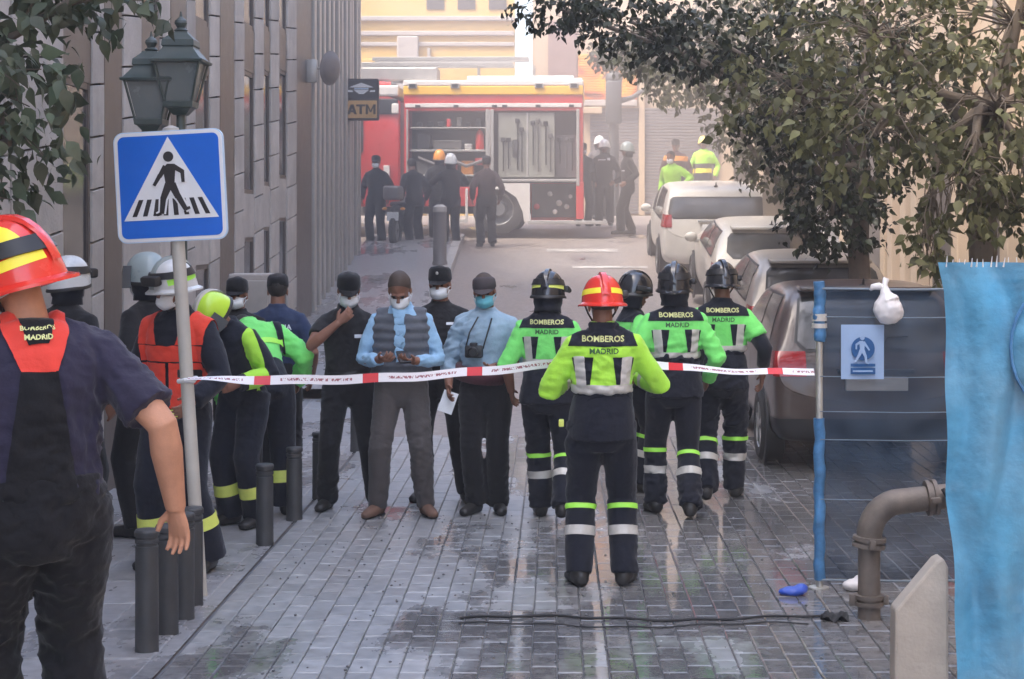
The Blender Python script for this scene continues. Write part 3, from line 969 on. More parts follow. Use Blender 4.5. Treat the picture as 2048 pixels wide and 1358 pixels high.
    def cap(s, mat, visor=True, badge=None, r=1.0, hk=1.0):
        mb = MB()
        prof = [(.098, .142, .0), (.103, .147, .005), (.101, .142 + .045 * hk, 0), (.096, .142 + .080 * hk, 0), (.078, .142 + .098 * hk, 0), (.0, .142 + .102 * hk, 0)]
        seg = 24
        for q in ((.093, .140),) + tuple((a, b) for a, b, c in prof):
            for k in range(seg):
                a = 2 * PI * k / seg
                f = 1.0 + (.06 if math.sin(a) > 0 else -.02) * (q[1] - .15) / .1
                mb.v.append(tuple(s.H @ V(q[0] * r * .86 * math.cos(a), -.004 + q[0] * r * 1.03 * math.sin(a) * 1, q[1] + (.012 * math.sin(a) if q[1] > .19 else -.006 * math.sin(a)))))
        for i in range(len(prof)):
            for k in range(seg):
                a = i * seg + k; b = i * seg + (k + 1) % seg
                mb.f.append((a, b, b + seg, a + seg))
        c = mb.build('cap', mat, s.root, 60)
        if visor:
            vb = MB(); n = 12; pts = []
            for k in range(n + 1):
                a = PI * (.12 + .76 * k / n)
                pts.append((a, .085, .098)); 
            top = [s.H @ V(.083 * math.cos(a), .094 * math.sin(a), .150) for a, _, _ in pts]
            out = [s.H @ V(.085 * math.cos(a), .095 * math.sin(a) + .062 * math.sin((a - PI * .12) / .76), .134 - .012 * math.sin((a - PI * .12) / .76)) for a, _, _ in pts]
            for p in top + out: vb.v.append(tuple(p))
            for k in range(n): vb.f.append((k, k + 1, k + 2 + n, k + 1 + n))
            me = bake(vb.mesh(), [('SOLIDIFY', dict(thickness=.005))])
            link('visor', me, mat, c)
        if badge is not None:
            b = MB(); b.ball((0, .104 * r, .205), (.011, .004, .013), s.H); b.build('badge', badge, c, 180)
        return c

    def helmet(s, mat, tilt=0, rim=.105, size=1.0, crest=None, bands=None, lamp=True, brim=.02, guard=None, goggles=None, visor=None, front=0.0, ear=None):
        Hm = s.H @ Matrix.Translation((0, 0, .15)) @ Euler((-R(tilt), 0, 0)).to_matrix().to_4x4() @ Matrix.Translation((0, 0, -.15))
        rx, ry, top = .122 * size, .146 * size, .15 + .135 * size
        seg, rings = 40, 12
        mb = MB()
        def pt(k, i, extra=0.0):
            a = 2 * PI * k / seg
            f = i / rings
            ph = f * PI / 2
            rr = math.cos(ph) ** .82 if i < rings else 0
            low = rim + (.028 if math.sin(a) > 0 else -.022) * abs(math.sin(a)) ** 1.5
            z = low + (top - low) * math.sin(ph) ** .95
            return V((rx + extra) * rr * math.cos(a), -.006 + (ry + extra) * rr * math.sin(a), z + extra * (1 if i == rings else math.sin(ph)))
        for i in range(rings):
            for k in range(seg): mb.v.append(tuple(Hm @ pt(k, i)))
        mb.v.append(tuple(Hm @ pt(0, rings)))
        for i in range(rings - 1):
            for k in range(seg):
                a = i * seg + k; b = i * seg + (k + 1) % seg
                mb.f.append((a, b, b + seg, a + seg))
        o = (rings - 1) * seg
        for k in range(seg): mb.f.append((o + k, o + (k + 1) % seg, rings * seg))
        me = bake(mb.mesh(), [('SOLIDIFY', dict(thickness=.012, offset=-1))])
        smooth(me, 50)
        h = link('helmet', me, mat, s.root)
        if brim > 0:
            bb = MB()
            for e, dz in ((-.004, .012), (brim, -.006), (brim, -.016), (-.004, -.006)):
                for k in range(seg):
                    a = 2 * PI * k / seg
                    ee = e * (1 + front * max(0, math.sin(a)) ** 3 + .35 * max(0, -math.sin(a)) ** 3) if e > 0 else e
                    p = pt(k, 0)
                    bb.v.append(tuple(Hm @ V(p.x * (1 + ee / rx), -.006 + (p.y + .006) * (1 + ee / ry), p.z + dz)))
            for i in range(4):
                for k in range(seg):
                    a = i * seg + k; b = i * seg + (k + 1) % seg; j = (i + 1) % 4
                    bb.f.append((a, b, j * seg + (k + 1) % seg, j * seg + k))
            bb.build('brim', mat if brim > .012 else m_black2, h, 50)
        if crest is not None:
            cb = MB(); n = 14; w = .022
            L = []
            for q in range(n + 1):
                a = R(-8) + (PI + R(16)) * q / n
                yy = -.006 + (ry + .004) * math.cos(a); zz = rim + .03 + (top - rim - .03 + .012) * max(0, math.sin(a)) ** .9
                L.append((yy, zz))
            for sx, dz in ((-w, -.012), (-w * .7, .004), (w * .7, .004), (w, -.012)):
                for yy, zz in L: cb.v.append(tuple(Hm @ V(sx, yy, zz + dz)))
            for i in range(3):
                for k in range(n):
                    a = i * (n + 1) + k; cb.f.append((a, a + 1, a + n + 2, a + n + 1))
            me2 = cb.mesh(); smooth(me2, 40); link('crest', me2, crest, h)
        R3 = Hm.to_3x3()
        if bands is not None:
            for sg in (-1, 1):
                pl = [(Hm @ V(0, 0, rim + .045), R3 @ V(0, .1 * 0, -1)), (Hm @ V(0, 0, rim + .078), R3 @ V(0, 0, 1)), (Hm @ V(sg * .03, 0, 0), R3 @ V(-sg, 0, 0)), (Hm @ V(0, .09, 0), R3 @ V(0, 1, 0))]
                clip_patch(me, pl, .002, 'flash_band', bands, h)
        if lamp:
            lb = MB(); lb.bbox(rx - .005, rx + .03, -.03, .055, rim + .035, rim + .075, .008, Hm); lb.tube([Hm @ V(rx + .014, .05, rim + .055), Hm @ V(rx + .014, .085, rim + .055)], [.016, .019], 10); lb.build('lamp', m_black2, h, 40)
        if goggles is not None:
            gb = MB()
            for k in range(seg + 1):
                a = 2 * PI * k / seg
                i = 3.2
                p = pt(k, 3, .004); q = pt(k, 5, .004)
                gb.v += [tuple(Hm @ p), tuple(Hm @ q)]
            for k in range(seg): gb.f.append((2 * k, 2 * k + 2, 2 * k + 3, 2 * k + 1))
            me3 = bake(gb.mesh(), [('SOLIDIFY', dict(thickness=.006, offset=1))]); smooth(me3, 40)
            link('goggle_strap', me3, goggles, h)
            g = MB(); g.bbox(-.075, .075, ry - .035, ry + .018, rim + .055, rim + .115, .016, Hm); g.build('goggles', m_black2, h, 40)
        if visor is not None:
            vb = MB(); n = 16
            for q in range(n + 1):
                a = PI * (.06 + .88 * q / n)
                for zz, e in ((.06, 1.12), (.15, 1.10), (.2, 1.03)):
                    vb.v.append(tuple(Hm @ V(rx * e * math.cos(a), ry * e * math.sin(a), zz)))
            for q in range(n):
                for i in range(2):
                    a = q * 3 + i; vb.f.append((a, a + 3, a + 4, a + 1))
            me4 = bake(vb.mesh(), [('SOLIDIFY', dict(thickness=.003))]); smooth(me4, 50); link('visor', me4, visor, h)
        if guard is not None:
            gb = MB(); n = 20
            for zz, e in ((rim + .01, .93), (rim - .05, .9), (.02, .82), (-.02, .86)):
                for q in range(n + 1):
                    a = PI * (1.02 + .96 * q / n) if guard != 'hood' else PI * (.85 + 1.3 * q / n)
                    gb.v.append(tuple(Hm @ V(rx * e * math.cos(a) * .95, -.006 + ry * e * math.sin(a) * .9, zz)))
            for j in range(3):
                for q in range(n):
                    a = j * (n + 1) + q; gb.f.append((a, a + 1, a + n + 2, a + n + 1))
            me5 = bake(gb.mesh(), [('SOLIDIFY', dict(thickness=.006))]); smooth(me5); link('neck_guard', me5, c_navy, h)
        t = MB()
        for sg in (-1, 1):
            t.tube([Hm @ V(sg * (rx - .02), .02, rim), s.H @ V(sg * .078, .035, .06), s.H @ V(sg * .04, .06, .0), s.H @ V(0, .066, -.008)], .006, 6)
        t.build('chin_strap', m_black2, h, 180)
        s.helm = h
        return h

FFG = 'firefighters in lime jackets at the tape'
def fire_back(P, jm, bulk=1.12, leg=True, sleeve=1.0, yoke=True, txt=True, hemz=1.13):
    P.trousers(c_navy, 1.10, 1.16, .074, .024, shin=.086)
    J = P.top(jm, bulk, hemz, sleeve, .022, cuff=.045)
    ct = MB(); Xv = P.T.to_3x3() @ V(1, 0, 0)
    pr = [(.85, .205, .158), (.93, .20, .155), (1.02, .19, .148), (1.08, .180, .138), (1.115, .170, .128)]
    ct.tube([P.T @ V(0, -.004, z) for z, a, b in pr], [(a * P.b, b * P.b) for z, a, b in pr], 26, Xv)
    mc = fuse(ct, P.vs, 3); folds(mc, .014, P.seed + 70); link('coat_tail', mc, c_navy, P.root)
    yk = P.patch(J, [(-.20, 1.395), (.20, 1.395), (.15, 1.53), (-.15, 1.53)], c_navy, 'shoulder_yoke', .004, -1, .06)
    hem = P.patch(J, [(-.2, hemz - .03), (.2, hemz - .03), (.2, hemz + .045), (-.2, hemz + .045)], m_silver, 'hem_band', .005, -1, 0)
    for sg in (-1, 1):
        def q(pts): return [(sg * a, b) for a, b in pts]
        P.patch(J, q([(.055, 1.335), (.115, 1.335), (.100, hemz + .047), (.075, hemz + .047)]), c_navy, 'dark_panel', .004)
        P.patch(J, q([(.108, 1.335), (.165, 1.335), (.148, hemz + .046), (.094, hemz + .046)]), m_silver, 'reflective_stripe', .007)
        P.patch(J, q([(.160, 1.33), (.178, 1.33), (.155, hemz + .1), (.149, hemz + .1)]), c_navy, 'dark_panel', .004)
    if txt:
        base = yk if yk is not None else J
        text_on(base.data, P.T, 'BOMBEROS', .048, 0, 1.438, m_letter_y, base, bold=.0012, off=.003)
        text_on(J.data, P.T, 'MADRID', .045, .005, 1.368, m_letter_d, J, bold=.001, off=.004)
    if leg:
        P.leg_bands([(.14, .03, m_limeband, 'lime_band'), (.47, .055, m_silver, 'reflective_band')])
    P.boots(m_boot, .14, r=1.18)
# --- the five firefighters seen from behind
P = Person('firefighter with a red helmet and yellow-green jacket holding the tape', .275, 9.9, R(0), 1.77, head=(4, 8, 0),
           wl=(-.22, .28, 1.17), wr=(.23, .30, 1.18), hl=(-.6, -.2, -1), hr=(.8, -.2, -.85), fl=(-.135, -.02, .09), fr=(.125, 0, .09), nl=(0, 0, -1), nr=(0, 0, -1), fist=.9, vs=.0105, skin=m_skin2, group=FFG, toe=14)
fire_back(P, c_limey, 1.07)
P.sleeve_band(0, 1, .7, .05, m_silver); P.sleeve_band(1, 1, .7, .05, m_silver)
P.helmet(m_hred, 6, .115, 1.0, m_hred, m_yflash, True, .022, None, None, front=.8)
P.hair(m_hairb, .09)
tg = MB(); tg.bbox(-.255, -.225, -.09, -.03, .93, .97, .006); tg.build('id_tag', m_yell, P.tr)

P = Person('firefighter whose black helmet has a pale yellow band, left of the red helmet', -.05, 12.1, R(-6), 1.74, head=(6, -5, 0),
           wl=(-.28, .10, .92), wr=(.22, .20, 1.0), fl=(-.07, .17, .09), fr=(.13, -.22, .15), vs=.012, skin=m_skin2, group=FFG)
fire_back(P, c_lime, 1.06, sleeve=.52)
P.helmet(m_hblack, 4, .10, 1.0, m_hblack, m_yell, True, .010, 'hood', m_black2)

P = Person('firefighter with a dark helmet in profile, half hidden behind the red helmet', .61, 13.5, R(-70), 1.70, head=(8, -8, 0), vs=.013, skin=m_skin2, group=FFG)
fire_back(P, c_lime, 1.06, txt=False)
P.helmet(m_hblack, 2, .10, 1.0, m_hblack, None, True, .012, 'hood', None)

P = Person('firefighter with a glossy black helmet and long lime sleeves, right of the red helmet', .86, 12.3, R(3), 1.79, head=(2, -12, 0),
           wl=(-.24, .16, .98), wr=(.26, .14, .96), fl=(-.125, .13, .09), fr=(.09, -.16, .11), vs=.012, skin=m_skin2, group=FFG)
fire_back(P, c_lime, 1.07)
P.helmet(m_hblack, 0, .098, 1.0, m_hblack, None, True, .014, 'hood', m_black2)

P = Person('firefighter with dark lower sleeves and a black helmet, rightmost of the group', 1.27, 13.0, R(-4), 1.79, head=(6, 14, 0),
           wl=(-.24, .18, .98), wr=(.30, .04, .93), hr=(.6, -1, 0), fl=(-.13, -.17, .12), fr=(.10, .17, .09), vs=.012, skin=m_skin2, group=FFG)
fire_back(P, c_lime, 1.06, sleeve=.32)
sl = MB(); sl.tube([P.shr.lerp(P.elr, .5), P.elr, P.elr.lerp(P.wr, .55)], [.066, .06, .05], 16); sl2 = MB(); sl2.tube([P.shl.lerp(P.ell, .5), P.ell, P.ell.lerp(P.wl, .55)], [.066, .06, .05], 16)
me = sl.mesh(); smooth(me); link('rolled_sleeve', me, c_navy, P.root)
me = sl2.mesh(); smooth(me); link('rolled_sleeve', me, c_navy, P.root)
P.helmet(m_hblack, 4, .10, 1.0, m_hblack, None, True, .014, None, m_black2)
P.hair(m_hair, .08)

# --- the men facing us across the tape
def facing(*a, **k):
    return Person(*a, **k)
P = Person('man in a grey padded vest and light blue shirt, head bowed over his hands', -1.10, 12.3, R(180), 1.80, head=(34, -4, 0), lean=(3, 0, 0),
           wl=(-.10, .27, 1.12), wr=(.12, .27, 1.13), hl=(-.65, -.3, -1), hr=(.65, -.3, -1), fl=(-.17, 0, .09), fr=(.17, .02, .09), nl=(.3, 0, 1), nr=(-.5, 0, 1), fist=.7, vs=.011, skin=m_skin2, toe=22)
P.trousers(c_trous, 1.0, 1.05, .068, .014)
J = P.top(c_sky, .95, 1.0, .93, .016, 'shirt')
vst = MB(); X = P.T.to_3x3() @ V(1, 0, 0)
pr = [(.99, .225, .165), (1.1, .215, .16), (1.22, .222, .162), (1.34, .222, .158), (1.40, .185, .138), (1.45, .13, .115)]
vst.tube([P.T @ V(0, -.004, z) for z, a, b in pr], [(a, b) for z, a, b in pr], 26, X)
for q in (-1, 1): vst.tube([P.T @ V(q * .06, 0, 1.37), P.T @ V(q * .185, -.003, 1.385)], [(.115, .09), (.09, .085)], 16, P.T.to_3x3() @ V(0, 0, 1))
me = fuse(vst, .011, 4); p = coords(me); n = normals(me); p += n * (.006 * np.sin(p[:, 2] * 95))[:, None]; setco(me, p); wrinkle(me, .005, 3, 20)
vv = link('padded_vest', me, c_grey, P.root)
P.patch(J, [(-.022, 1.12), (.022, 1.12), (.04, 1.46), (-.04, 1.46)], c_sky, 'shirt_front', .050, 1, .02)
P.hair(m_hairb, .13, .97)
P.mask(c_white); P.boots(m_shoe, .05, 'shoe', .95)
ph = MB(); ph.bbox(-.05, .03, -.008, .008, -.07, .07, .006, Matrix.Translation(P.wl + V(.07, .05, .03)) @ Euler((R(60), 0, R(20))).to_matrix().to_4x4()); o = ph.build('mobile_phone', m_black2, None, 40)
o.matrix_world = P.root.matrix_basis.copy(); tag(o, 'dark mobile phone in the hands of the man in the grey vest', 'phone')

P = Person('policeman in black raising a hand to his white mask', -1.52, 12.6, R(184), 1.76, head=(18, 6, 0),
           wr=(.06, .24, 1.40), hr=(1, .1, -.9), wl=(-.30, .05, .95), fl=(-.20, .02, .09), fr=(.155, .0, .09), nr=(0, -1, .3), vs=.012, skin=m_skin2, toe=16)
P.trousers(c_black, 1.02, 1.06, .070, .015); P.top(c_blackd, 1.0, .98, .30, .015, 'uniform_shirt'); P.hair(m_hair, .1, .97)
P.cap(c_black); P.mask(c_white); P.boots(m_boot, .16)
J = P.jk; P.patch(J, [(-.14, 1.28), (-.05, 1.28), (-.05, 1.305), (-.14, 1.305)], m_letter_w, 'name_tape', .004, 1)
P.patch(J, [(-.155, .985), (.155, .985), (.155, 1.03), (-.155, 1.03)], m_black2, 'duty_belt', .014, 1, -.3)

P = Person('policeman in black with a badge on his cap and white mask, behind the grey vest', -.87, 13.0, R(176), 1.79, head=(4, -4, 0),
           fl=(-.20, .06, .09), fr=(.13, 0, .09), vs=.012, skin=m_skin2, toe=16)
P.trousers(c_black, 1.02, 1.06, .070, .015); J = P.top(c_blackd, 1.05, .98, 1, .016, 'uniform_jacket'); P.hair(m_hair, .1, .97)
P.cap(c_black, badge=m_silver); P.mask(c_white); P.boots(m_boot, .16)
P.patch(J, [(-.17, 1.33), (-.06, 1.33), (-.06, 1.35), (-.17, 1.35)], m_letter_w, 'rank_tape', .004, 1)
P.patch(J, [(.05, 1.29), (.12, 1.29), (.12, 1.315), (.05, 1.315)], m_letter_w, 'name_tape', .004, 1)

P = Person('man in a pale blue shirt with a dark cap and teal mask', -.50, 12.45, R(172), 1.75, head=(8, 4, 4),
           wl=(-.14, .24, 1.11), hl=(-1, -.4, -.5), wr=(.25, .16, .94), fl=(-.09, 0, .09), fr=(.07, .05, .09), nl=(0, .2, 1), vs=.012, skin=m_skin2, toe=18, build=1.06)
P.trousers(c_black, 1.04, 1.06, .076, .016); J = P.top(c_palesky, 1.12, .96, .72, .018, 'shirt'); P.hair(m_hairb, .08, .98)
P.cap(M('grey_felt_cap', (.06, .05, .055), .9, var=.2), hk=.8); P.mask(c_teal); P.boots(m_boot, .1)
w_ = MB(); w_.tube([P.T @ V(.03, .0, .99), P.T @ V(.02, .02, 1.08)], [(.215, .165), (.205, .16)], 20, P.T.to_3x3() @ V(1, 0, 0)); me = w_.mesh(); smooth(me); link('waist_bag', me, cloth('burgundy_cloth', (.09, .03, .04)), P.root)
Rt = P.root.matrix_basis
cmr = empty('camera_on_strap'); cmr.matrix_world = Rt @ Matrix.Translation(P.T @ V(.06, .165, 1.20)); tag(cmr, 'black camera hanging on the chest of the man in the pale blue shirt', 'camera')
b_ = MB(); b_.bbox(-.065, .065, -.02, .035, -.045, .045, .012); b_.bbox(-.025, .03, -.01, .03, .04, .065, .008); b_.build('body', m_black2, cmr, 40)
b_ = MB(); b_.lathe([(.036, 0), (.038, .05), (.03, .055), (.028, .045)], 18, Euler((-PI / 2, 0, 0)).to_matrix().to_4x4() @ Matrix.Translation((0, 0, .03))); b_.build('lens', m_black2, cmr, 40)
b_ = MB(); b_.tube([V(-.065, 0, .02), V(-.10, .0, .14), V(-.12, -.06, .24)], .006, 6); b_.tube([V(.065, 0, .02), V(.03, .02, .14), V(-.02, -.05, .25)], .006, 6); b_.build('strap', m_black2, cmr, 180)
pp = MB(); pp.bbox(-.055, .055, -.002, .002, -.08, .08, .001, Matrix.Translation(P.wr + V(.0, .03, -.11)) @ Euler((R(10), R(-18), 0)).to_matrix().to_4x4())
o = pp.build('folded_paper', c_white); o.matrix_world = Rt.copy(); tag(o, 'folded white paper in the hand of the man in pale blue', 'paper')

# --- left group
P = Person('firefighter bending forward in a bright green jacket, left end of the tape', -2.09, 12.3, R(12), 1.80, lean=(44, -8, 6), head=(62, 10, 0),
           wl=(-.24, .26, .78), wr=(.27, .36, .92), hl=(-1, -.2, .3), hr=(.5, -.8, .2), fl=(-.19, .0, .09), fr=(.16, .02, .09), pelvis=(0, -.06, .93), vs=.012, skin=m_skin2, fist=.8)
P.trousers(c_navy, 1.2, 1.10, .09, .009, shin=.1)
J = P.top(c_lime, 1.2, .98, 1.0, .020, cuff=.052)
P.patch(J, [(-.2, 1.17), (.2, 1.23), (.2, 1.275), (-.2, 1.215)], m_limeband, 'reflective_stripe', .005)
for sg in (-1, 1):
    P.patch(J, [(sg * .165, 1.18), (sg * .21, 1.18), (sg * .215, 1.44), (sg * .16, 1.46)], c_navy, 'dark_panel', .004, -1, .04)
P.leg_bands([(.55, .085, m_yell, 'reflective_band')]); P.boots(m_boot, .14, r=1.15)
P.hair(m_hair, .08); P.glove(0, m_glove); P.mask(c_white)
rag = MB()
wp = P.root.matrix_basis @ P.wl
tw = P.wl + V(.02, -.02, -.06)
for i in range(9):
    f = i / 8
    for k in range(7):
        g = (k - 3) / 3
        rag.v.append(tuple(tw + V(-.02 * f + g * (.03 + .05 * f), .02 * math.sin(g * 5 + f * 3) - .03, -.34 * f)))
for i in range(8):
    for k in range(6):
        a = i * 7 + k; rag.f.append((a, a + 1, a + 8, a + 7))
me = bake(rag.mesh(), [('SOLIDIFY', dict(thickness=.006))]); smooth(me)
o = link('hanging_jacket_strap', me, M('maroon_and_grey_strap', (.13, .055, .06), .8, var=.5, vscale=18)); o.matrix_world = P.root.matrix_basis.copy()
tag(o, 'maroon and grey strap hanging from the blue glove of the bending firefighter', 'strap')

P = Person('firefighter with a fluorescent yellow helmet looking down beside the sign pole', -2.16, 11.9, R(150), 1.72, lean=(20, 0, 0), head=(38, -12, 0),
           wr=(.18, .32, 1.12), wl=(-.2, .3, 1.05), hr=(1, -.2, -.3), vs=.012, skin=m_skin2)
P.trousers(c_navy, 1.15, 1.10, .09, .008); J = P.top(c_navy, 1.15, .95, 1, .009, 'coat', cuff=.05); P.sleeve_band(1, 1, .5, .16, c_limey); P.sleeve_band(0, 1, .5, .16, c_limey); P.sleeve_band(1, 1, .2, .04, m_silver)
P.leg_bands([(.55, .085, m_yell, 'reflective_band')]); P.boots(m_boot, .14, r=1.15)
P.helmet(m_hlime, 2, .10, .98, m_silver, None, False, .008, None, None, m_visor); P.mask(c_white)

P = Person('firefighter in an orange-red vest with a pale green helmet, behind the sign pole', -2.29, 10.4, R(160), 1.86, head=(14, -22, 0),
           wl=(-.26, .26, 1.0), wr=(.24, .2, .98), vs=.012, skin=m_skin2, fr=(.12, 0, .09), fl=(-.20, 0, .09))
P.trousers(c_navy, 1.16, 1.10, .09, .009, shin=.1)
J = P.top(c_navy, 1.15, .88, 1, .009, 'coat', cuff=.05)
for poly in ([(-.215, 1.21), (.215, 1.21), (.215, 1.30), (-.215, 1.30)], [(-.215, .94), (-.02, .94), (-.02, 1.2), (-.215, 1.2)], [(.0, .94), (.215, .94), (.215, 1.2), (.0, 1.2)]):
    P.patch(J, poly, c_orange, 'vest_panel', .010, 1, -.06)
for sg in (-1, 1):
    P.patch(J, [(sg * .06, 1.305), (sg * .22, 1.305), (sg * .22, 1.50), (sg * .12, 1.50)], c_orange, 'vest_shoulder', .010, 1, -.08)
P.patch(J, [(-.3, .895), (.3, .895), (.3, .935), (-.3, .935)], m_yell, 'reflective_band', .012, 1, -.2)
P.patch(J, [(-.17, 1.12), (-.07, 1.12), (-.07, 1.165), (-.17, 1.165)], m_black2, 'printed_patch', .013, 1)
P.patch(J, [(-.2, 1.0), (-.13, 1.0), (-.13, 1.08), (-.2, 1.08)], m_black2, 'printed_patch', .013, 1)
P.leg_bands([(.5, .07, m_yell, 'reflective_band')]); P.boots(m_boot, .14, r=1.2); P.hair(m_hair, .09)
P.helmet(m_hwhite, 0, .105, 1.0, m_hgrey, m_limeband, True, .02, None, m_black2, front=.5); P.mask(c_white)

P = Person('officer in dark clothes with a grey-green helmet, behind the orange vest by the wall', -2.72, 11.5, R(60), 1.88, head=(6, 10, 0), vs=.014, skin=m_skin2)
P.trousers(c_black, 1.05, 1.06, .08, .007); P.top(c_blackd, 1.1, .95, 1, .008); P.boots(m_boot, .16); P.helmet(m_hgrey, -4, .09, 1.02, None, None, False, .006, 'hood', None, m_visor); P.mask(c_white)

P = Person('officer in dark clothes with a white helmet, partly behind the near firefighter', -3.08, 10.8, R(-30), 1.88, head=(6, -10, 0), vs=.014, skin=m_skin2)
P.trousers(c_black, 1.05, 1.06, .08, .007); P.top(c_blackd, 1.1, .95, 1, .008); P.boots(m_boot, .16); P.helmet(m_hwhite, -4, .085, .92, None, None, False, .004, 'hood', m_black2, None)

P = Person('policeman with a dark cap and white mask near the wall, face towards us', -2.43, 13.1, R(196), 1.70, head=(4, -20, 0), vs=.013, skin=m_skin2)
P.trousers(c_black, 1.02, 1.06, .070, .015); P.top(c_blackd, 1.05, .98, 1, .007, 'uniform_jacket'); P.cap(c_black); P.mask(c_white); P.hair(m_hair, .09); P.boots(m_boot, .16)

P = Person('policeman seen from behind in a dark cap and navy blue uniform', -2.17, 13.4, R(8), 1.72, head=(2, -4, 0), vs=.013, skin=m_skin2)
P.trousers(c_black, 1.02, 1.06, .070, .015); J = P.top(c_polo, 1.1, .98, .4, .007, 'uniform_jacket'); P.cap(c_black, False); P.hair(m_hair, .05); P.boots(m_boot, .16)
text_on(J.data, P.T, 'POLICIA', .06, 0, 1.34, m_letter_w, J, bold=.001)

# --- the big firefighter at the left edge
P = Person('large near firefighter in a navy T-shirt with red and yellow helmet, back to us', -1.575, 5.2, R(26), 1.80, lean=(2, -1, 0), head=(22, 44, -8),
           wr=(.40, -.085, .915), armk=1.05, hr=(.5, -1, 0), wl=(-.34, .12, 1.0), hl=(-.5, -1, 0), fl=(-.13, .02, .09), fr=(.13, .0, .09), nr=(-.75, -.55, 0), fist=.34, vs=.0085, skin=m_skin3, bare=True, build=1.13)
P.trousers(c_black, 1.16, 1.03, .085, .018, 'bib_trousers', .09)
J = P.top(c_tee, 1.22, .96, .40, .022, 't_shirt', collar=False)
yk = P.patch(J, [(-.055, 1.345), (.045, 1.345), (.085, 1.45), (.09, 1.54), (-.10, 1.54), (-.095, 1.45)], c_red, 'red_yoke', .010, -1, .05)
P.patch(J, [(-.03, 1.425), (.025, 1.425), (.06, 1.535), (-.065, 1.535)], c_black, 'collar_patch', .014, -1, .06)
text_on(J.data, P.T, 'BOMBEROS', .020, -.003, 1.475, m_letter_y, J, bold=.0006, off=.017)
text_on(J.data, P.T, 'MADRID', .022, -.003, 1.448, m_letter_y, J, bold=.0008, off=.017)
P.patch(J, [(-.115, .955), (.10, .955), (.046, 1.347), (-.056, 1.347)], c_black, 'back_strap', .009)
P.leg_bands([(.38, .05, m_limeband, 'lime_band'), (.60, .06, m_silver, 'reflective_band')]); P.boots(m_boot, .14, r=1.2)
h = P.helmet(m_hred, -4, .085, 1.06, m_hred, m_yflash, True, .024, None, m_black2, front=.6)
R3 = P.H.to_3x3()
for (co, n1, c2, n2, c3, n3, c4, n4) in ((V(-.06, 0, 0), V(1, 0, 0), V(-.10, 0, 0), V(-1, 0, 0), V(0, 0, .16), V(0, 0, -1), V(0, 0, .27), V(0, 0, 1)), (V(.10, 0, 0), V(1, 0, 0), V(.055, 0, 0), V(-1, 0, 0), V(0, 0, .18), V(0, 0, -1), V(0, 0, .27), V(0, 0, 1))):
    clip_patch(h.data, [(P.H @ a, R3 @ b) for a, b in ((co, n1), (c2, n2), (c3, n3), (c4, n4))], .004, 'flash_patch', m_yflash, h)
P.hair(m_hairb, .06, .97); P.mask(c_white)

# --- far people round the fire engine
FAR = 'uniformed people round the fire engine'
def far_person(label, x, y, rot, H, top, hat, **k):
    mt = k.pop('mask', None); hm = k.pop('hm', None); band = k.pop('band', None); tm = k.pop('tm', c_black)
    P = Person(label, x, y, R(rot), H, vs=.02, skin=m_skin2, **k)
    P.trousers(tm, 1.1, 1.06, .08, .006); J = P.top(top, 1.12, .95, 1, .006); P.boots(m_boot, .16)
    if hat == 'helmet': P.helmet(hm, 0, .09, 1.0, None, None, False, .008, 'hood' if hm is not m_hyellow else None, None, m_visor if k.get('vis') else None)
    elif hat == 'cap': P.cap(c_black); P.hair(m_hair, .09)
    else: P.hair(m_hair, .09)
    if mt: P.mask(mt)
    if band:
        for z in band: P.patch(J, [(-.2, z), (.2, z), (.2, z + .05), (-.2, z + .05)], m_silver, 'reflective_band', .005, -1, .3)
    return P
P = far_person('riot policeman with a dark shiny helmet walking in the sunlit road', 1.44, 34.0, 100, 1.82, c_blackd, 'helmet', hm=m_hgrey, fl=(-.13, .16, .09), fr=(.12, -.12, .09), wl=(-.3, .1, 1.0), wr=(.28, .2, 1.02))
P.patch(P.jk, [(-.14, 1.22), (-.05, 1.22), (-.05, 1.245), (-.14, 1.245)], m_letter_w, 'name_tape', .005, 1); P.patch(P.jk, [(-.1, 1.22), (.1, 1.22), (.1, 1.25), (-.1, 1.25)], m_letter_w, 'name_tape', .005, -1)
P = far_person('policeman with a white helmet and chest radio left of the walking one', 1.04, 36.0, 176, 1.80, c_blackd, 'helmet', hm=m_hwhite)
P.patch(P.jk, [(-.12, 1.36), (-.06, 1.36), (-.06, 1.41), (-.12, 1.41)], m_letter_w, 'radio_patch', .006, 1); P.patch(P.jk, [(-.03, 1.36), (.13, 1.36), (.13, 1.38), (-.03, 1.38)], m_letter_w, 'name_tape', .006, 1)
far_person('pale helmeted figure standing behind the two policemen in the road', 1.0, 38.6, 190, 1.86, cloth('grey_cloth', (.12, .11, .11)), 'helmet', hm=m_hwhite)
far_person('policeman in black with a cap and white mask at the tail of the fire engine', .58, 35.9, 200, 1.76, c_black, 'cap', mask=c_white)
far_person('policeman in a peaked cap at the corner of the stone building', -3.33, 31.9, 170, 1.70, c_black, 'cap', mask=c_white)
far_person('policeman with an orange helmet beside the open locker of the engine', -2.2, 32.6, 10, 1.74, c_blackd, 'helmet', hm=m_horange)
far_person('dark clothed figure leaning over by the motorbike near the engine', -2.62, 32.0, 30, 1.66, c_black, 'hair', lean=(12, 0, 0))
far_person('helmeted figure reaching both arms towards the engine locker', -1.93, 31.7, 20, 1.72, c_blackd, 'helmet', hm=m_hwhite, wl=(-.2, .42, 1.25), wr=(.26, .40, 1.24), hl=(-1, -.2, -.5), hr=(1, -.2, -.5))
far_person('dark clothed figure standing beside the rear wheel of the engine', -1.27, 31.8, 12, 1.70, cloth('dark_maroon_cloth', (.035, .02, .022)), 'cap')
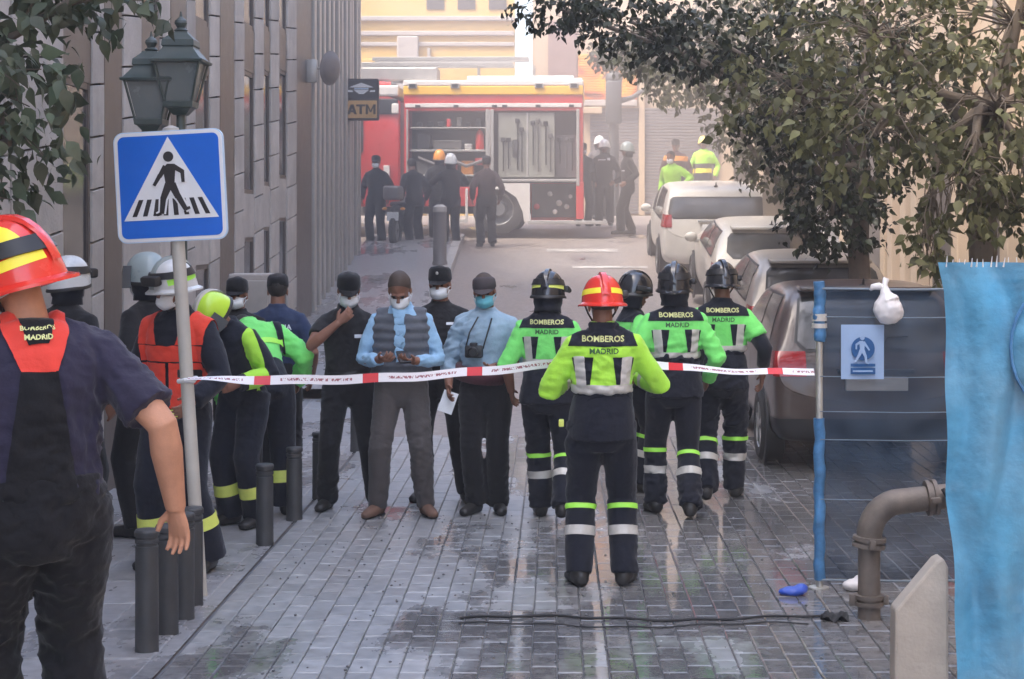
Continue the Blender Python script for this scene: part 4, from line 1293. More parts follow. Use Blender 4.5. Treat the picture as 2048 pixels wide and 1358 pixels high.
P = far_person('rescue worker in a fluorescent yellow jacket bending behind the white van', 2.3, 33.2, 150, 1.72, c_limey, 'hair', lean=(10, 0, 0), mask=c_white, wl=(-.34, .2, 1.1))
P = far_person('rescue worker with a yellow helmet and lime vest behind the van', 3.35, 38.6, 160, 1.86, c_limey, 'helmet', hm=m_hyellow, tm=c_navy)
P.patch(P.jk, [(-.25, 1.0), (.25, 1.0), (.25, 1.09), (-.25, 1.09)], m_yflash, 'reflective_band', .006, 1, -.3)
P.patch(P.jk, [(-.25, 1.1), (.25, 1.1), (.25, 1.2), (-.25, 1.2)], c_trous, 'dark_band', .005, 1, -.3)
P = far_person('officer in maroon with a cap and a tan band across the chest behind the van', 2.58, 36.6, 170, 1.84, cloth('maroon_cloth', (.08, .03, .03)), 'cap')
P.patch(P.jk, [(-.25, 1.30), (.25, 1.32), (.25, 1.42), (-.25, 1.40)], m_horange, 'tan_band', .006, 1, -.1)
# ------------------------------------------------------------------ street furniture
m_blue = M('sign_blue', (.008, .13, .60), .35, var=.05)
m_wsign = M('sign_white', (.76, .76, .76), .4, var=.04)
m_bsign = M('sign_black', (.022, .018, .018), .45, var=.1)
m_edge = M('sign_rim_pale_blue', (.50, .64, .80), .4, var=.05)
m_pole = M('pale_grey_pole_paint', (.50, .47, .41), .5, var=.10, vscale=9, dirt=.4, dirtcol=(.33, .30, .27))

def rrect(w, h, r, n=6):
    p = []
    for cx, cz, a0 in ((w / 2 - r, -h / 2 + r, -90), (w / 2 - r, h / 2 - r, 0), (-w / 2 + r, h / 2 - r, 90), (-w / 2 + r, -h / 2 + r, 180)):
        for i in range(n + 1):
            a = R(a0 + 90 * i / n); p.append((cx + r * math.cos(a), cz + r * math.sin(a)))
    return p
sg = empty('crossing_sign', (-1.985, 9.6, 0))
tag(sg, 'blue square pedestrian crossing sign on a leaning pale grey pole', 'road sign')
Lean = Matrix.Rotation(R(-3.7), 4, 'Y')
mb = MB(); mb.tube([Lean @ V(0, 0, -.05), Lean @ V(0, 0, 2.62)], .037, 20); mb.lathe([(.045, 2.6), (.045, 2.63), (.01, 2.645)], 16, Lean); mb.build('pole', m_pole, sg, 40)
c0 = Lean @ V(-.012, -.045, 2.305)
MS = Matrix.Translation(c0) @ Matrix.Rotation(R(-2.9), 4, 'Y') @ Matrix.Rotation(R(-3), 4, 'Z')
S = .62
mb = MB(); mb.prism(rrect(S, S, .055), -.004, .022, 'y', MS); pl = mb.build('sign_plate', m_edge, sg)
mb = MB(); mb.prism(rrect(S - .012, S - .012, .05), -.0065, -.004, 'y', MS); mb.build('white_border', m_wsign, pl)
mb = MB(); mb.prism(rrect(S - .05, S - .05, .035), -.009, -.0065, 'y', MS); mb.build('blue_field', m_blue, pl)
TB, TT = -.185, .275
mb = MB(); mb.prism([(-.268, TB), (.268, TB), (.0, TT)], -.0115, -.009, 'y', MS); mb.build('white_triangle', m_wsign, pl)
for i in range(8):
    xc = -.207 + i * .0592
    mb = MB(); b = .013; lean = -xc * .22
    mb.prism([(xc - b, TB + .022), (xc + b, TB + .022), (xc + b + lean * .9, TB + .115), (xc - b + lean * .9, TB + .115)], -.0135, -.0115, 'y', MS); mb.build('zebra_stripe', m_bsign, pl)
def seg2(a, b, ra, rb):
    a = Vector((a[0], a[1])); b = Vector((b[0], b[1])); d = (b - a).normalized(); n = Vector((-d.y, d.x))
    return [tuple(a - n * ra), tuple(b - n * rb), tuple(b + n * rb), tuple(a + n * ra)]
def figure(parent, k, dx, dz, d0, d1, mat, grow=0.0, name='walking_figure', M_=None):
    mb = MB(); M_ = M_ or MS
    n = [0]
    def P(poly):
        e = .00015 * n[0]; n[0] += 1
        mb.prism([(dx + x * k, dz + z * k) for x, z in poly], d0 - e, d1, 'y', M_)
    P([((.033 + grow) * math.cos(2 * PI * i / 20), .135 + (.033 + grow) * math.sin(2 * PI * i / 20)) for i in range(20)])
    g = grow
    P([(-.038 - g, .06), (-.022 - g, -.06 - g), (.03 + g, -.06 - g), (.042 + g, .06), (.03, .088 + g), (-.01, .09 + g)])
    P(seg2((-.02, .075), (-.062, .01), .017 + g, .014 + g)); P(seg2((-.058, .02), (-.10, -.045), .014 + g, .010 + g))
    P(seg2((.025, .075), (.088, .035), .017 + g, .014 + g)); P(seg2((.085, .045), (.088, -.03), .013 + g, .010 + g))
    P(seg2((-.004, -.04), (-.045, -.13), .026 + g, .019 + g)); P(seg2((-.043, -.12), (-.058, -.225), .019 + g, .014 + g)); P(seg2((-.062, -.222), (-.09, -.232), .010 + g, .008 + g))
    P(seg2((.015, -.04), (.052, -.125), .026 + g, .019 + g)); P(seg2((.05, -.115), (.098, -.205), .019 + g, .014 + g)); P(seg2((.094, -.203), (.125, -.192), .010 + g, .008 + g))
    return mb.build(name, mat, parent)
figure(pl, .88, 0, .045, -.0155, -.0136, m_wsign, .011, 'white_outline')
figure(pl, .88, 0, .045, -.0185, -.0165, m_bsign)
mb = MB(); mb.bbox(-.05, .05, -.02, .05, -.012, .012, .004, MS @ Matrix.Translation((0, .03, .1))); mb.bbox(-.05, .05, -.02, .05, -.012, .012, .004, MS @ Matrix.Translation((0, .03, -.15))); mb.build('bracket', m_steel, sg)

# bollards
def bollard(x, y, h=.52, r=.056, label='', rot=0, tilt=0):
    t = empty('bollard', (x, y, zg(y)), (R(tilt), 0, rot))
    tag(t, label, 'bollard', 'short grey bollards along the pavement edge')
    mb = MB(); mb.lathe([(r * 1.02, -.02), (r * 1.02, .01), (r, .02), (r * .97, h - .085), (r * .90, h - .083), (r * .90, h - .073), (r * .97, h - .071)], 28); mb.build('shaft', m_iron, t, 30)
    mb = MB(); mb.lathe([(r * .9, h - .071), (r * 1.0, h - .069), (r * 1.0, h - .05), (r * .91, h - .048), (r * .91, h - .038), (r * 1.04, h - .036), (r * 1.06, h - .015), (r * .95, h - .004), (r * .4, h)], 28); mb.build('cap', m_iron, t, 30)
    return t
BL = [(-1.99, 8.35, .60, 'grey bollard nearest us, half hidden by the near firefighter'), (-1.975, 8.72, .56, 'grey bollard, second from the near end of the row'),
      (-1.965, 9.06, .56, 'grey bollard, third from the near end of the row'), (-1.985, 9.38, .54, 'grey bollard standing right in front of the sign pole foot'),
      (-1.895, 11.18, .53, 'slim grey bollard standing alone in front of the bending firefighter'), (-1.845, 12.12, .52, 'grey bollard just right of the bending firefighter'),
      (-1.80, 13.1, .51, 'grey bollard left of the policeman raising his hand'), (-1.82, 15.7, .5, 'grey bollard furthest up the street, seen between legs')]
for x, y, h, lb in BL: bollard(x, y, h, .057, lb)
t = empty('concrete_bollard', (-1.95, 29.0, zg(29) + .1)); tag(t, 'tall grey bollard with a pale top in front of the fire engine', 'bollard')
mb = MB(); mb.lathe([(.13, -.1), (.13, .05), (.115, .08), (.112, .9)], 24); mb.build('shaft', m_shutter, t, 30)
mb = MB(); mb.lathe([(.112, .9), (.12, .91), (.115, .99), (.05, 1.03)], 24); mb.build('cap', m_kerb, t, 30)

# street lamp with two lanterns
lp = empty('street_lamp', (-2.60, 11.9, 0)); tag(lp, 'dark green street lamp with two square lanterns behind the crossing sign', 'street lamp')
mb = MB(); mb.lathe([(.12, -.02), (.12, .1), (.09, .16), (.07, .5), (.05, .62), (.042, 2.4), (.05, 2.43), (.035, 2.5), (.03, 2.86)], 20); mb.build('post', m_lampgreen, lp, 40)
mb = MB(); mb.tube([V(0, 0, 2.55), V(-.10, .02, 2.50), V(-.2, .04, 2.55), V(-.215, .04, 2.66)], .016, 8)
mb.tube([V(-.02, 0, 2.7), V(-.06, .01, 2.64), V(-.11, .02, 2.64)], .01, 8); mb.build('arm', m_lampgreen, lp, 60)
def lantern(cx, cy, z0, k):
    def sq(h, z): return [(cx - h * k, cy - h * k, z0 + z * k), (cx + h * k, cy - h * k, z0 + z * k), (cx + h * k, cy + h * k, z0 + z * k), (cx - h * k, cy + h * k, z0 + z * k)]
    def stack(prof):
        mb = MB(); vs = []
        for h, z in prof: vs += sq(h, z)
        fs = [(0, 3, 2, 1)]
        for i in range(len(prof) - 1):
            for q in range(4): fs.append((4 * i + q, 4 * i + (q + 1) % 4, 4 * i + 4 + (q + 1) % 4, 4 * i + 4 + q))
        n = 4 * (len(prof) - 1); fs.append((n, n + 1, n + 2, n + 3)); mb.add(vs, fs); return mb
    base = stack([(.05, -.10), (.09, -.05), (.11, -.04), (.115, 0.0), (.105, .004)]).build('lantern', m_lampgreen, lp)
    for sx in (-1, 1):
        for sy in (-1, 1):
            cage = MB(); cage.tube([V(cx + sx * .105 * k, cy + sy * .105 * k, z0 + .002 * k), V(cx + sx * .172 * k, cy + sy * .172 * k, z0 + .302 * k)], .011 * k, 6); cage.build('cage_bar', m_lampgreen, base)
    stack([(.095, .004), (.158, .298)]).build('pane', m_lampglass, base)
    r = stack([(.20, .30), (.205, .318), (.18, .33), (.12, .405), (.115, .42), (.125, .43), (.12, .475), (.065, .525), (.06, .54)])
    r.lathe([(.04 * k, .54 * k + z0), (.055 * k, .555 * k + z0), (.03 * k, .575 * k + z0), (.05 * k, .61 * k + z0), (.045 * k, .63 * k + z0), (.012 * k, .66 * k + z0), (.006 * k, .70 * k + z0)], 14, Matrix.Translation((cx, cy, 0)))
    r.build('roof', m_lampgreen, base, 30)
lantern(-.215, .04, 2.82, .88)
lantern(0.0, 0, 2.94, .90)

# ATM sign, dish, cabinet on the left building
at = empty('atm_sign', (-3.26, 28.9, 4.24)); tag(at, 'projecting ATM sign with a black logo panel over an amber panel', 'sign')
m_amber = M('amber_panel', (.62, .36, .12), .4, var=.04)
mb = MB(); mb.prism(rrect(.58, .70, .03), -.07, .07, 'y'); mb.build('sign_box', m_black2, at)
mb = MB(); mb.bbox(-.262, .262, -.08, -.069, -.315, -.02, .004); am = mb.build('amber_panel', m_amber, at)
for nm, strokes in (('A', [[(-.235, -.25), (-.19, -.25), (-.135, -.085), (-.18, -.085)], [(-.075, -.25), (-.12, -.25), (-.175, -.085), (-.13, -.085)], [(-.20, -.215), (-.11, -.215), (-.12, -.185), (-.19, -.185)]]),
                    ('T', [[(-.085, -.118), (.065, -.118), (.065, -.085), (-.085, -.085)], [(-.03, -.25), (.012, -.25), (.012, -.117), (-.03, -.117)]]),
                    ('M', [[(.075, -.25), (.112, -.25), (.112, -.085), (.075, -.085)], [(.203, -.25), (.24, -.25), (.24, -.085), (.203, -.085)], [(.111, -.085), (.111, -.135), (.146, -.215), (.158, -.185)], [(.204, -.085), (.204, -.135), (.169, -.215), (.157, -.185)], [(.144, -.215), (.171, -.215), (.1575, -.18)]])):
    mb = MB()
    for q, pl_ in enumerate(strokes): mb.prism(pl_, -.086 - .0004 * q, -.079, 'y')
    mb.build('lettering', m_bsign, am)
mb = MB(); mb.bbox(-.262, .262, -.078, -.069, .0, .32, .004); lg = mb.build('logo_panel', m_bsign, at)
def flat(poly, d, mat, name, parent):
    mb = MB(); mb.prism(poly, d - .003, d, 'y'); return mb.build(name, mat, parent)
LZ = .165
flat([(-.20, LZ + .035), (.20, LZ + .035), (.17, LZ + .055), (0, LZ + .115), (-.17, LZ + .055)], -.0785, m_wsign, 'logo_roof', lg)
flat([(-.13, LZ - .005), (.13, LZ - .005), (.04, LZ - .075), (-.04, LZ - .075)], -.0785, m_wsign, 'logo_base', lg)
flat([(-.12, LZ + .003), (.12, LZ + .003), (.12, LZ + .026), (-.12, LZ + .026)], -.0785, m_edge, 'logo_bar', lg)
for s_ in (-1, 1):
    flat([(s_ * .225, LZ - .04), (s_ * .14, LZ - .04), (s_ * .15, LZ - .012), (s_ * .235, LZ - .008)], -.0785, m_wsign, 'logo_wing', lg)
mb = MB(); mb.tube([V(-.3, 0, .2), V(-.27, 0, .2)], .02, 8); mb.tube([V(-.3, 0, -.2), V(-.27, 0, -.2)], .02, 8); mb.build('bracket', m_iron, at)

ds = empty('satellite_dish', (-3.36, 24.2, 4.33)); tag(ds, 'grey round dish fixed high on the dark column of the stone building', 'dish')
mb = MB(); mb.lathe([(.0, .055), (.10, .04), (.17, .012), (.2, -.02), (.205, -.02), (.175, .0), (.10, .028), (.0, .042)], 28, Matrix.Translation((.2, 0, 0)) @ Matrix.Scale(1.2, 4) @ Euler((R(96), 0, R(62))).to_matrix().to_4x4()); mb.build('dish', m_shutter, ds, 60)
mb = MB(); mb.bbox(-.16, .0, -.04, .04, -.2, .12, .01); mb.tube([V(-.05, 0, 0), V(.16, 0, 0)], .02, 8); mb.build('mount', m_fin, ds, 40)

cb = empty('electric_cabinet', (-2.72, 15.4, 0)); tag(cb, 'pale grey utility cabinet on the left pavement behind the police cap', 'cabinet')
mb = MB(); mb.bbox(-.19, .19, -.15, .15, 0, 1.66, .015); mb.build('body', m_greystone, cb)
mb = MB(); mb.bbox(-.165, .165, -.165, -.148, .25, 1.6, .006); d_ = mb.build('door', m_fin, cb); mb = MB(); mb.bbox(.10, .125, -.185, -.163, .85, .97, .004); mb.build('handle', m_iron, d_)

# ------------------------------------------------------------------ barrier tape
def tape_mat():
    m = bpy.data.materials.new('red_white_tape'); m.use_nodes = True
    nt = m.node_tree; N, L = nt.nodes, nt.links; b = N['Principled BSDF']; b.inputs['Roughness'].default_value = .35
    at_ = N.new('ShaderNodeUVMap'); at_.uv_map = 'along'
    sep = N.new('ShaderNodeSeparateXYZ'); L.new(at_.outputs[0], sep.inputs[0])
    def math_(op, a, b_=None, clamp=False):
        n = N.new('ShaderNodeMath'); n.operation = op; n.use_clamp = clamp
        for i, q in enumerate((a, b_)):
            if q is None: continue
            if isinstance(q, (int, float)): n.inputs[i].default_value = q
            else: L.new(q, n.inputs[i])
        return n.outputs[0]
    per = math_('FRACT', math_('DIVIDE', sep.outputs['X'], .62))
    red = math_('LESS_THAN', per, .15)
    # rows of small dark red marks too fine to read
    wv = N.new('ShaderNodeTexNoise'); wv.inputs['Scale'].default_value = 1
    cmb = N.new('ShaderNodeCombineXYZ'); L.new(math_('MULTIPLY', sep.outputs['X'], 95), cmb.inputs[0]); L.new(math_('MULTIPLY', sep.outputs['Y'], 3), cmb.inputs[1]); L.new(cmb.outputs[0], wv.inputs['Vector'])
    mark = math_('GREATER_THAN', wv.outputs['Fac'], .5)
    row = math_('MULTIPLY', math_('GREATER_THAN', sep.outputs['Y'], .36), math_('LESS_THAN', sep.outputs['Y'], .66))
    inn = math_('MULTIPLY', math_('GREATER_THAN', per, .24), math_('LESS_THAN', per, .90))
    marks = math_('MULTIPLY', math_('MULTIPLY', mark, row), inn)
    m1 = N.new('ShaderNodeMix'); m1.data_type = 'RGBA'; m1.inputs[6].default_value = (.76, .74, .76, 1); m1.inputs[7].default_value = (.30, .10, .12, 1); L.new(marks, m1.inputs['Factor'])
    m2 = N.new('ShaderNodeMix'); m2.data_type = 'RGBA'; L.new(m1.outputs[2], m2.inputs[6]); m2.inputs[7].default_value = (.62, .02, .03, 1); L.new(red, m2.inputs['Factor'])
    L.new(m2.outputs[2], b.inputs['Base Color'])
    return m
def tape(pts, W=.053, n=160):
    pts = [Vector(p) for p in pts]
    seglen = [(pts[i + 1] - pts[i]).length for i in range(len(pts) - 1)]; T_ = sum(seglen)
    me = bpy.data.meshes.new('tape'); vs = []; uv = []
    for i in range(n + 1):
        d = T_ * i / n; r = d
        for k, s_ in enumerate(seglen):
            if r <= s_ or k == len(seglen) - 1: break
            r -= s_
        f = min(1, r / seglen[k]); p = pts[k].lerp(pts[k + 1], f)
        sag = -.02 * math.sin(PI * f) * seglen[k]
        tw = .35 * math.sin(d * 1.7) + .25 * math.sin(d * 4.1 + 1) + .5 * math.exp(-((d - 2.35) / .12) ** 2) + 1.0 * math.exp(-(d / .25) ** 2)
        if d > 2.6: tw += .95
        w = W * (1 - .35 * math.exp(-(d / .2) ** 2))
        u = V(0, math.sin(tw), math.cos(tw)) * w / 2
        p = p + V(0, .01 * math.sin(d * 9), sag + .004 * math.sin(d * 13))
        vs += [p - u, p + u]; uv += [(d + .25, 0), (d + .25, 1)]
    me.from_pydata([tuple(v) for v in vs], [], [(2 * i, 2 * i + 2, 2 * i + 3, 2 * i + 1) for i in range(n)])
    ul = me.uv_layers.new(name='along')
    for lp_ in me.loops: ul.data[lp_.index].uv = uv[lp_.vertex_index]
    smooth(me)
    return me
me = tape([(-2.05, 9.55, 1.225), (.05, 10.22, 1.262), (.50, 10.24, 1.262), (1.475, 9.74, 1.25)])
tp = link('barrier_tape', me, tape_mat()); tag(tp, 'red and white barrier tape stretched across the street from the sign pole to the fence', 'tape')
kn = MB(); kn.tube([V(-2.11, 9.6, 1.205), V(-2.065, 9.555, 1.215), V(-2.02, 9.575, 1.21), V(-2.02, 9.64, 1.22), V(-2.09, 9.65, 1.21), V(-2.11, 9.6, 1.205)], .014, 8); kn.build('knot', m_wsign, tp, 60)

# ------------------------------------------------------------------ works fence, blue net, pipe, concrete block
def net_mat(name, col, op, bump=1.0, dirt=.25, rough=.7):
    m = M(name, col, rough, var=.22, vscale=7, bump=bump, bscale=16, dirt=dirt, dirtcol=(.3, .38, .42))
    nt = m.node_tree; N, L = nt.nodes, nt.links
    g = N.new('ShaderNodeNewGeometry'); b = N['Principled BSDF']
    n = N.new('ShaderNodeTexNoise'); n.inputs['Scale'].default_value = 3; n.inputs['Detail'].default_value = 5
    mp = N.new('ShaderNodeMapping'); mp.inputs['Scale'].default_value = (1, 1, 5); L.new(g.outputs['Position'], mp.inputs['Vector']); L.new(mp.outputs[0], n.inputs['Vector'])
    mr = N.new('ShaderNodeMapRange'); mr.inputs['From Min'].default_value = .3; mr.inputs['From Max'].default_value = .7
    mr.inputs['To Min'].default_value = op - .05; mr.inputs['To Max'].default_value = min(1, op + .05); L.new(n.outputs['Fac'], mr.inputs['Value'])
    L.new(mr.outputs[0], b.inputs['Alpha'])
    return m
m_darknet = net_mat('dark_blue_debris_net', (.026, .054, .095), .70, .2, .0)
m_bluenet = net_mat('bright_blue_net', (.075, .29, .47), .94)
m_bluewrap = M('blue_plastic_wrap', (.06, .19, .38), .35, var=.45, vscale=14)
m_netline = M('grey_blue_cord', (.16, .20, .24), .6, var=.1)
fx0, fx1, fyy = 1.51, 2.62, 9.8
fe = empty('works_fence', (fx0, fyy, 0)); tag(fe, 'temporary works fence of dark blue netting on a wrapped steel post', 'fence')
nx, nz = 60, 80
mb = MB()
for j in range(nz + 1):
    for i in range(nx + 1):
        u = i / nx; v = j / nz
        z = .055 + 1.68 * v - .02 * math.sin(PI * u) * (v > .98)
        y = .018 * math.sin(v * 40 + 3 * math.sin(u * 5)) * .5 + .02 * math.sin(u * 9 + v * 3) + .012 * math.sin(u * 30 + v * 11)
        mb.v.append((u * (fx1 - fx0), y, z))
for j in range(nz):
    for i in range(nx):
        a = j * (nx + 1) + i; mb.f.append((a, a + 1, a + nx + 2, a + nx + 1))
me = mb.mesh(); smooth(me); nt_ = link('netting', me, m_darknet, fe)
mb = MB(); mb.tube([V(0, -.02, -.0), V(0, -.02, 1.74)], .020, 12); mb.lathe([(.06, 0), (.06, .012), (.025, .02)], 16); mb.build('post', m_steel, fe, 40)
def wrap(z0, z1, r):
    mb = MB(); n = 22; pts = []; rad = []
    for i in range(n + 1):
        z = z0 + (z1 - z0) * i / n
        pts.append(V(.004 * math.sin(z * 31), -.02 + .004 * math.cos(z * 23), z)); rad.append((r * (1 + .18 * math.sin(z * 57) + .1 * math.sin(z * 131)), r * .9))
    mb.tube(pts, rad, 12); return mb
wrap(.06, .98, .034).build('wrap', m_bluewrap, fe, 80); wrap(1.42, 1.76, .036).build('wrap', m_bluewrap, fe, 80)
mb = MB(); mb.tube([V(0, -.02, 1.535), V(0, -.02, 1.575)], .042, 14); mb.tube([V(0, -.02, 1.495), V(0, -.02, 1.52)], .044, 14); mb.build('tape_wrap', m_silver, fe, 60)
for z in (.06, .52, .86, 1.02, 1.22, 1.56, 1.72):
    mb = MB(); mb.tube([V(.0, -.045, z), V(.5, -.05, z - .006), V(fx1 - fx0, -.045, z)], .0028 if z not in (.06, 1.72) else .007, 8); mb.build('rail', m_netline, fe, 60)
# notice on the fence: white walking figure in a blue disc
m_paper = M('pale_blue_notice', (.32, .45, .66), .35, var=.08)
m_nblue = M('notice_blue', (.015, .09, .26), .4, var=.05)
no = empty('notice', (1.75, fyy - .055, 1.36)); tag(no, 'pale blue notice with a white walking figure in a blue disc, tied to the fence', 'notice')
mb = MB(); n = 8
for k in range(2):
    for j in range(n + 1):
        for i in range(n + 1):
            x = -.122 + .244 * i / n; z = -.155 + .31 * j / n
            mb.v.append((x, .003 * k + .008 * math.sin(i * .7) * (j / n - .4), z))
for k in range(2):
    for j in range(n):
        for i in range(n):
            a = k * 81 + j * 9 + i; mb.f.append((a, a + 1, a + 10, a + 9))
me = mb.mesh(); ns = link('sheet', me, m_paper, no)
def disc(r, cx, cz, d0, d1, mat, name, parent):
    mb = MB(); mb.prism([(cx + r * math.cos(2 * PI * i / 32), cz + r * math.sin(2 * PI * i / 32)) for i in range(32)], d0, d1, 'y'); return mb.build(name, mat, parent)
disc(.067, 0, .02, -.016, -.013, m_nblue, 'blue_disc', no)
fg = figure(no, .40, .004, .028, -.020, -.0165, m_paper, 0, 'walking_figure', Matrix.Scale(-1, 4, (1, 0, 0)))
for z0, z1 in ((-.082, -.066), (-.125, -.090)):
    mb = MB(); mb.box(-.07, .07, -.016, -.013, z0, z1); mb.build('blue_bar', m_nblue, no)
mb = MB(); mb.box(-.058, .055, -.0175, -.016, -.112, -.104); mb.build('pale_line', m_paper, no)
# white bag tied on the fence
bg = empty('white_bag', (1.89, fyy - .09, 1.60)); tag(bg, 'knotted white plastic bag hanging on top of the works fence', 'bag')
m_bag = M('thin_white_plastic', (.72, .70, .70), .3, var=.06)
mb = MB(); mb.ball((0, 0, .0), (.088, .075, .085)); mb.tube([V(0, 0, .05), V(-.015, .01, .10), V(-.02, .02, .14)], [.07, .03, .022], 12)
me = fuse(mb, .008, 5); wrinkle(me, .006, 77, 50); link('body', me, m_bag, bg)
mb = MB(); mb.tube([V(-.02, .02, .12), V(-.05, .02, .135), V(-.085, .02, .13), V(-.10, .02, .11)], [.015, .022, .018, .005], 8); mb.tube([V(-.02, .02, .12), V(-.01, .03, .17), V(.01, .03, .17)], [.018, .022, .006], 8); mb.build('knot', m_bag, bg, 80)

# bright blue netting in the foreground
bn = empty('blue_net_screen', (1.685, 7.45, 0)); tag(bn, 'bright blue netting screen draped over a fence at the right edge', 'screen')
mb = MB(); nx, nz = 90, 130
for j in range(nz + 1):
    for i in range(nx + 1):
        u = i / nx; v = j / nz
        z = .10 + 1.815 * v
        x = u * 1.35 + (.055 * (1 - v) + .006 * math.sin(v * 9) + .004 * math.sin(v * 23 + 1)) * (1 - u) - .03 * (v > .93) * (1 - u) * (v - .93) * 10
        y = .045 * math.sin(u * 13 + 2 * math.sin(v * 3.1)) * (.3 + .7 * v) - .03 * abs(math.sin(u * 21 + 1.6 * math.sin(v * 5 + 1))) - .02 * abs(math.sin(v * 7 + u * 11 + math.sin(u * 17))) + .006 * math.sin(u * 50 + 5 * math.sin(v * 4)) + .016 * math.sin(u * 29 + 2.5 * v) + .006 * math.sin(v * 17 + u * 9) + .05 * math.exp(-((u - .30) / .08) ** 2 - ((v - .85) / .14) ** 2) * -1.2
        mb.v.append((x, y, z))
for j in range(nz):
    for i in range(nx):
        a = j * (nx + 1) + i; mb.f.append((a, a + 1, a + nx + 2, a + nx + 1))
me = mb.mesh(); smooth(me); link('netting', me, m_bluenet, bn)
mb = MB(); mb.tube([V(.1, .13, 1.84), V(1.4, .13, 1.84)], .02, 8); mb.tube([V(.14, .13, 0), V(.14, .13, 1.84)], .02, 8); mb.tube([V(1.3, .13, 0), V(1.3, .13, 1.84)], .02, 8); mb.build('frame', m_steel, bn, 40)
# sagging overlapping fold with a dark seam
mb = MB(); N_ = 24
for j in range(N_ + 1):
    for i in range(N_ + 1):
        a = PI * (.5 + j / N_); r = i / N_
        cx, cz = .44, 1.60
        mb.v.append((cx + .19 * r * math.cos(a) * 1.0 + .02, -.085 - .05 * math.sin(PI * r) - .008 * math.sin(a * 9), cz + .26 * r * math.sin(a) - .05 * r))
for j in range(N_):
    for i in range(N_):
        a = j * (N_ + 1) + i; mb.f.append((a, a + 1, a + N_ + 2, a + N_ + 1))
me = mb.mesh(); smooth(me); link('net_fold', me, m_bluenet, bn)
mb = MB(); mb.tube([V(.46 + .19 * math.cos(PI * (.5 + q / 12)), -.10, 1.60 + .26 * math.sin(PI * (.5 + q / 12)) - .05) for q in range(13)] + [V(.42, -.1, 1.25), V(.36, -.09, 1.15), V(.40, -.09, 1.02)], .008, 6); mb.build('seam', m_bluewrap, bn, 60)
tf = MB()
for i in range(46):
    x = .01 + i * .028 + random.uniform(-.006, .006)
    if 4 < i < 30 and random.random() < .5 and i > 8: continue
    h_ = random.uniform(.0, .028)
    tf.tube([V(x, -.01, 1.895), V(x + random.uniform(-.006, .006), -.02, 1.92 + h_)], [.004, .0015], 5)
to = tf.build('frayed_edge', m_wsign, bn); to['kind'] = 'stuff'

# rusty bent pipe
pi_ = empty('bent_pipe', (1.66, 9.05, 0)); tag(pi_, 'dusty grey elbow pipe rising from the paving beside the fence', 'pipe')
m_pipe = M('dusty_iron_pipe', (.135, .115, .10), .6, metal=.15, var=.25, vscale=14, bump=.25, dirt=.5, dirtcol=(.26, .22, .19))
pts = [V(0, 0, -.05), V(0, 0, .34), V(.0, 0, .40)] + [V(.17 - .17 * math.cos(R(a)), 0, .43 + .19 * math.sin(R(a))) for a in (8, 20, 32, 44, 56, 68, 78)] + [V(.27, 0, .632), V(.62, .0, .668)]
mb = MB(); mb.tube(pts, [.060, .058, .062] + [.068] * 7 + [.066, .066], 26); mb.build('elbow', m_pipe, pi_, 50)
for p, d, r in ((V(0, 0, .10), V(0, 0, 1), .078), (V(0, 0, .405), V(.1, 0, 1), .088), (V(.33, 0, .64), V(1, 0, .1), .095)):
    Q = Matrix.Translation(p) @ d.to_track_quat('Z', 'Y').to_matrix().to_4x4()
    mb = MB(); mb.lathe([(r * .8, -.03), (r, -.028), (r, -.008), (r * .86, -.006), (r * .86, .006), (r, .008), (r, .028), (r * .8, .03)], 26, Q)
    mb.bbox(r * .9, r * 1.35, -.016, .016, -.03, .03, .006, Q); mb.bbox(-r * 1.3, -r * .9, -.016, .016, -.025, .025, .006, Q); mb.build('coupling', m_pipe, pi_, 40)
mb = MB(); mb.tube([V(.39, -.09, .70), V(.41, -.10, .60), V(.41, -.10, .53), V(.45, -.09, .50), V(.55, -.06, .50)], .014, 8); mb.tube([V(.37, -.085, .70), V(.39, -.1, .66), V(.44, -.1, .66), V(.46, -.08, .70)], .012, 8); mb.build('wire_loop', m_black, pi_, 60)

cbk = empty('concrete_block', (1.495, 7.55, 0)); tag(cbk, 'pale concrete block with a sloping top in front of the blue netting', 'barrier')
m_conc = M('pale_concrete', (.40, .36, .31), .85, var=.14, vscale=9, bump=.3, dirt=.25)
me = bake(MB().prism([(-.005, -.02), (.235, -.02), (.235, .57), (.21, .616), (.18, .60), (0, .385)], -.03, .09, 'y').mesh(), [('BEVEL', dict(width=.012, segments=2))])
link('block', me, m_conc, cbk)

# litter, cable
lb = MB(); lb.ball((0, 0, .02), (.085, .05, .028)); lb.ball((.05, .02, .03), (.04, .04, .03)); me = fuse(lb, .007, 2); wrinkle(me, .006, 5, 55)
o = link('blue_bag', me, M('blue_plastic_bag', (.03, .08, .42), .3, var=.2)); o.location = (1.335, 9.62, .004); tag(o, 'crumpled blue plastic bag lying at the foot of the fence', 'litter')
lb = MB(); lb.ball((0, 0, .03), (.055, .05, .038)); me = fuse(lb, .007, 2); wrinkle(me, .008, 8, 55)
o = link('red_rag', me, M('red_rag', (.50, .03, .06), .6, var=.3, vscale=20)); o.location = (1.79, 8.72, .004); tag(o, 'crumpled red rag beside the foot of the bent pipe', 'litter')
lb = MB(); lb.ball((0, 0, .03), (.07, .05, .035)); lb.ball((.04, .02, .045), (.04, .04, .04)); me = fuse(lb, .007, 2); wrinkle(me, .010, 18, 60)
o = link('pale_bag', me, m_bag); o.location = (1.70, 9.74, .004); tag(o, 'small pale plastic bag on the ground against the dark fence', 'litter')
lb = MB(); n = 10
for j in range(n + 1):
    for i in range(n + 1): lb.v.append((.14 * (i / n - .5), .10 * (j / n - .5), .02 + .018 * math.sin(i * 1.1 + j * .5) + .008 * math.sin(j * 2)))
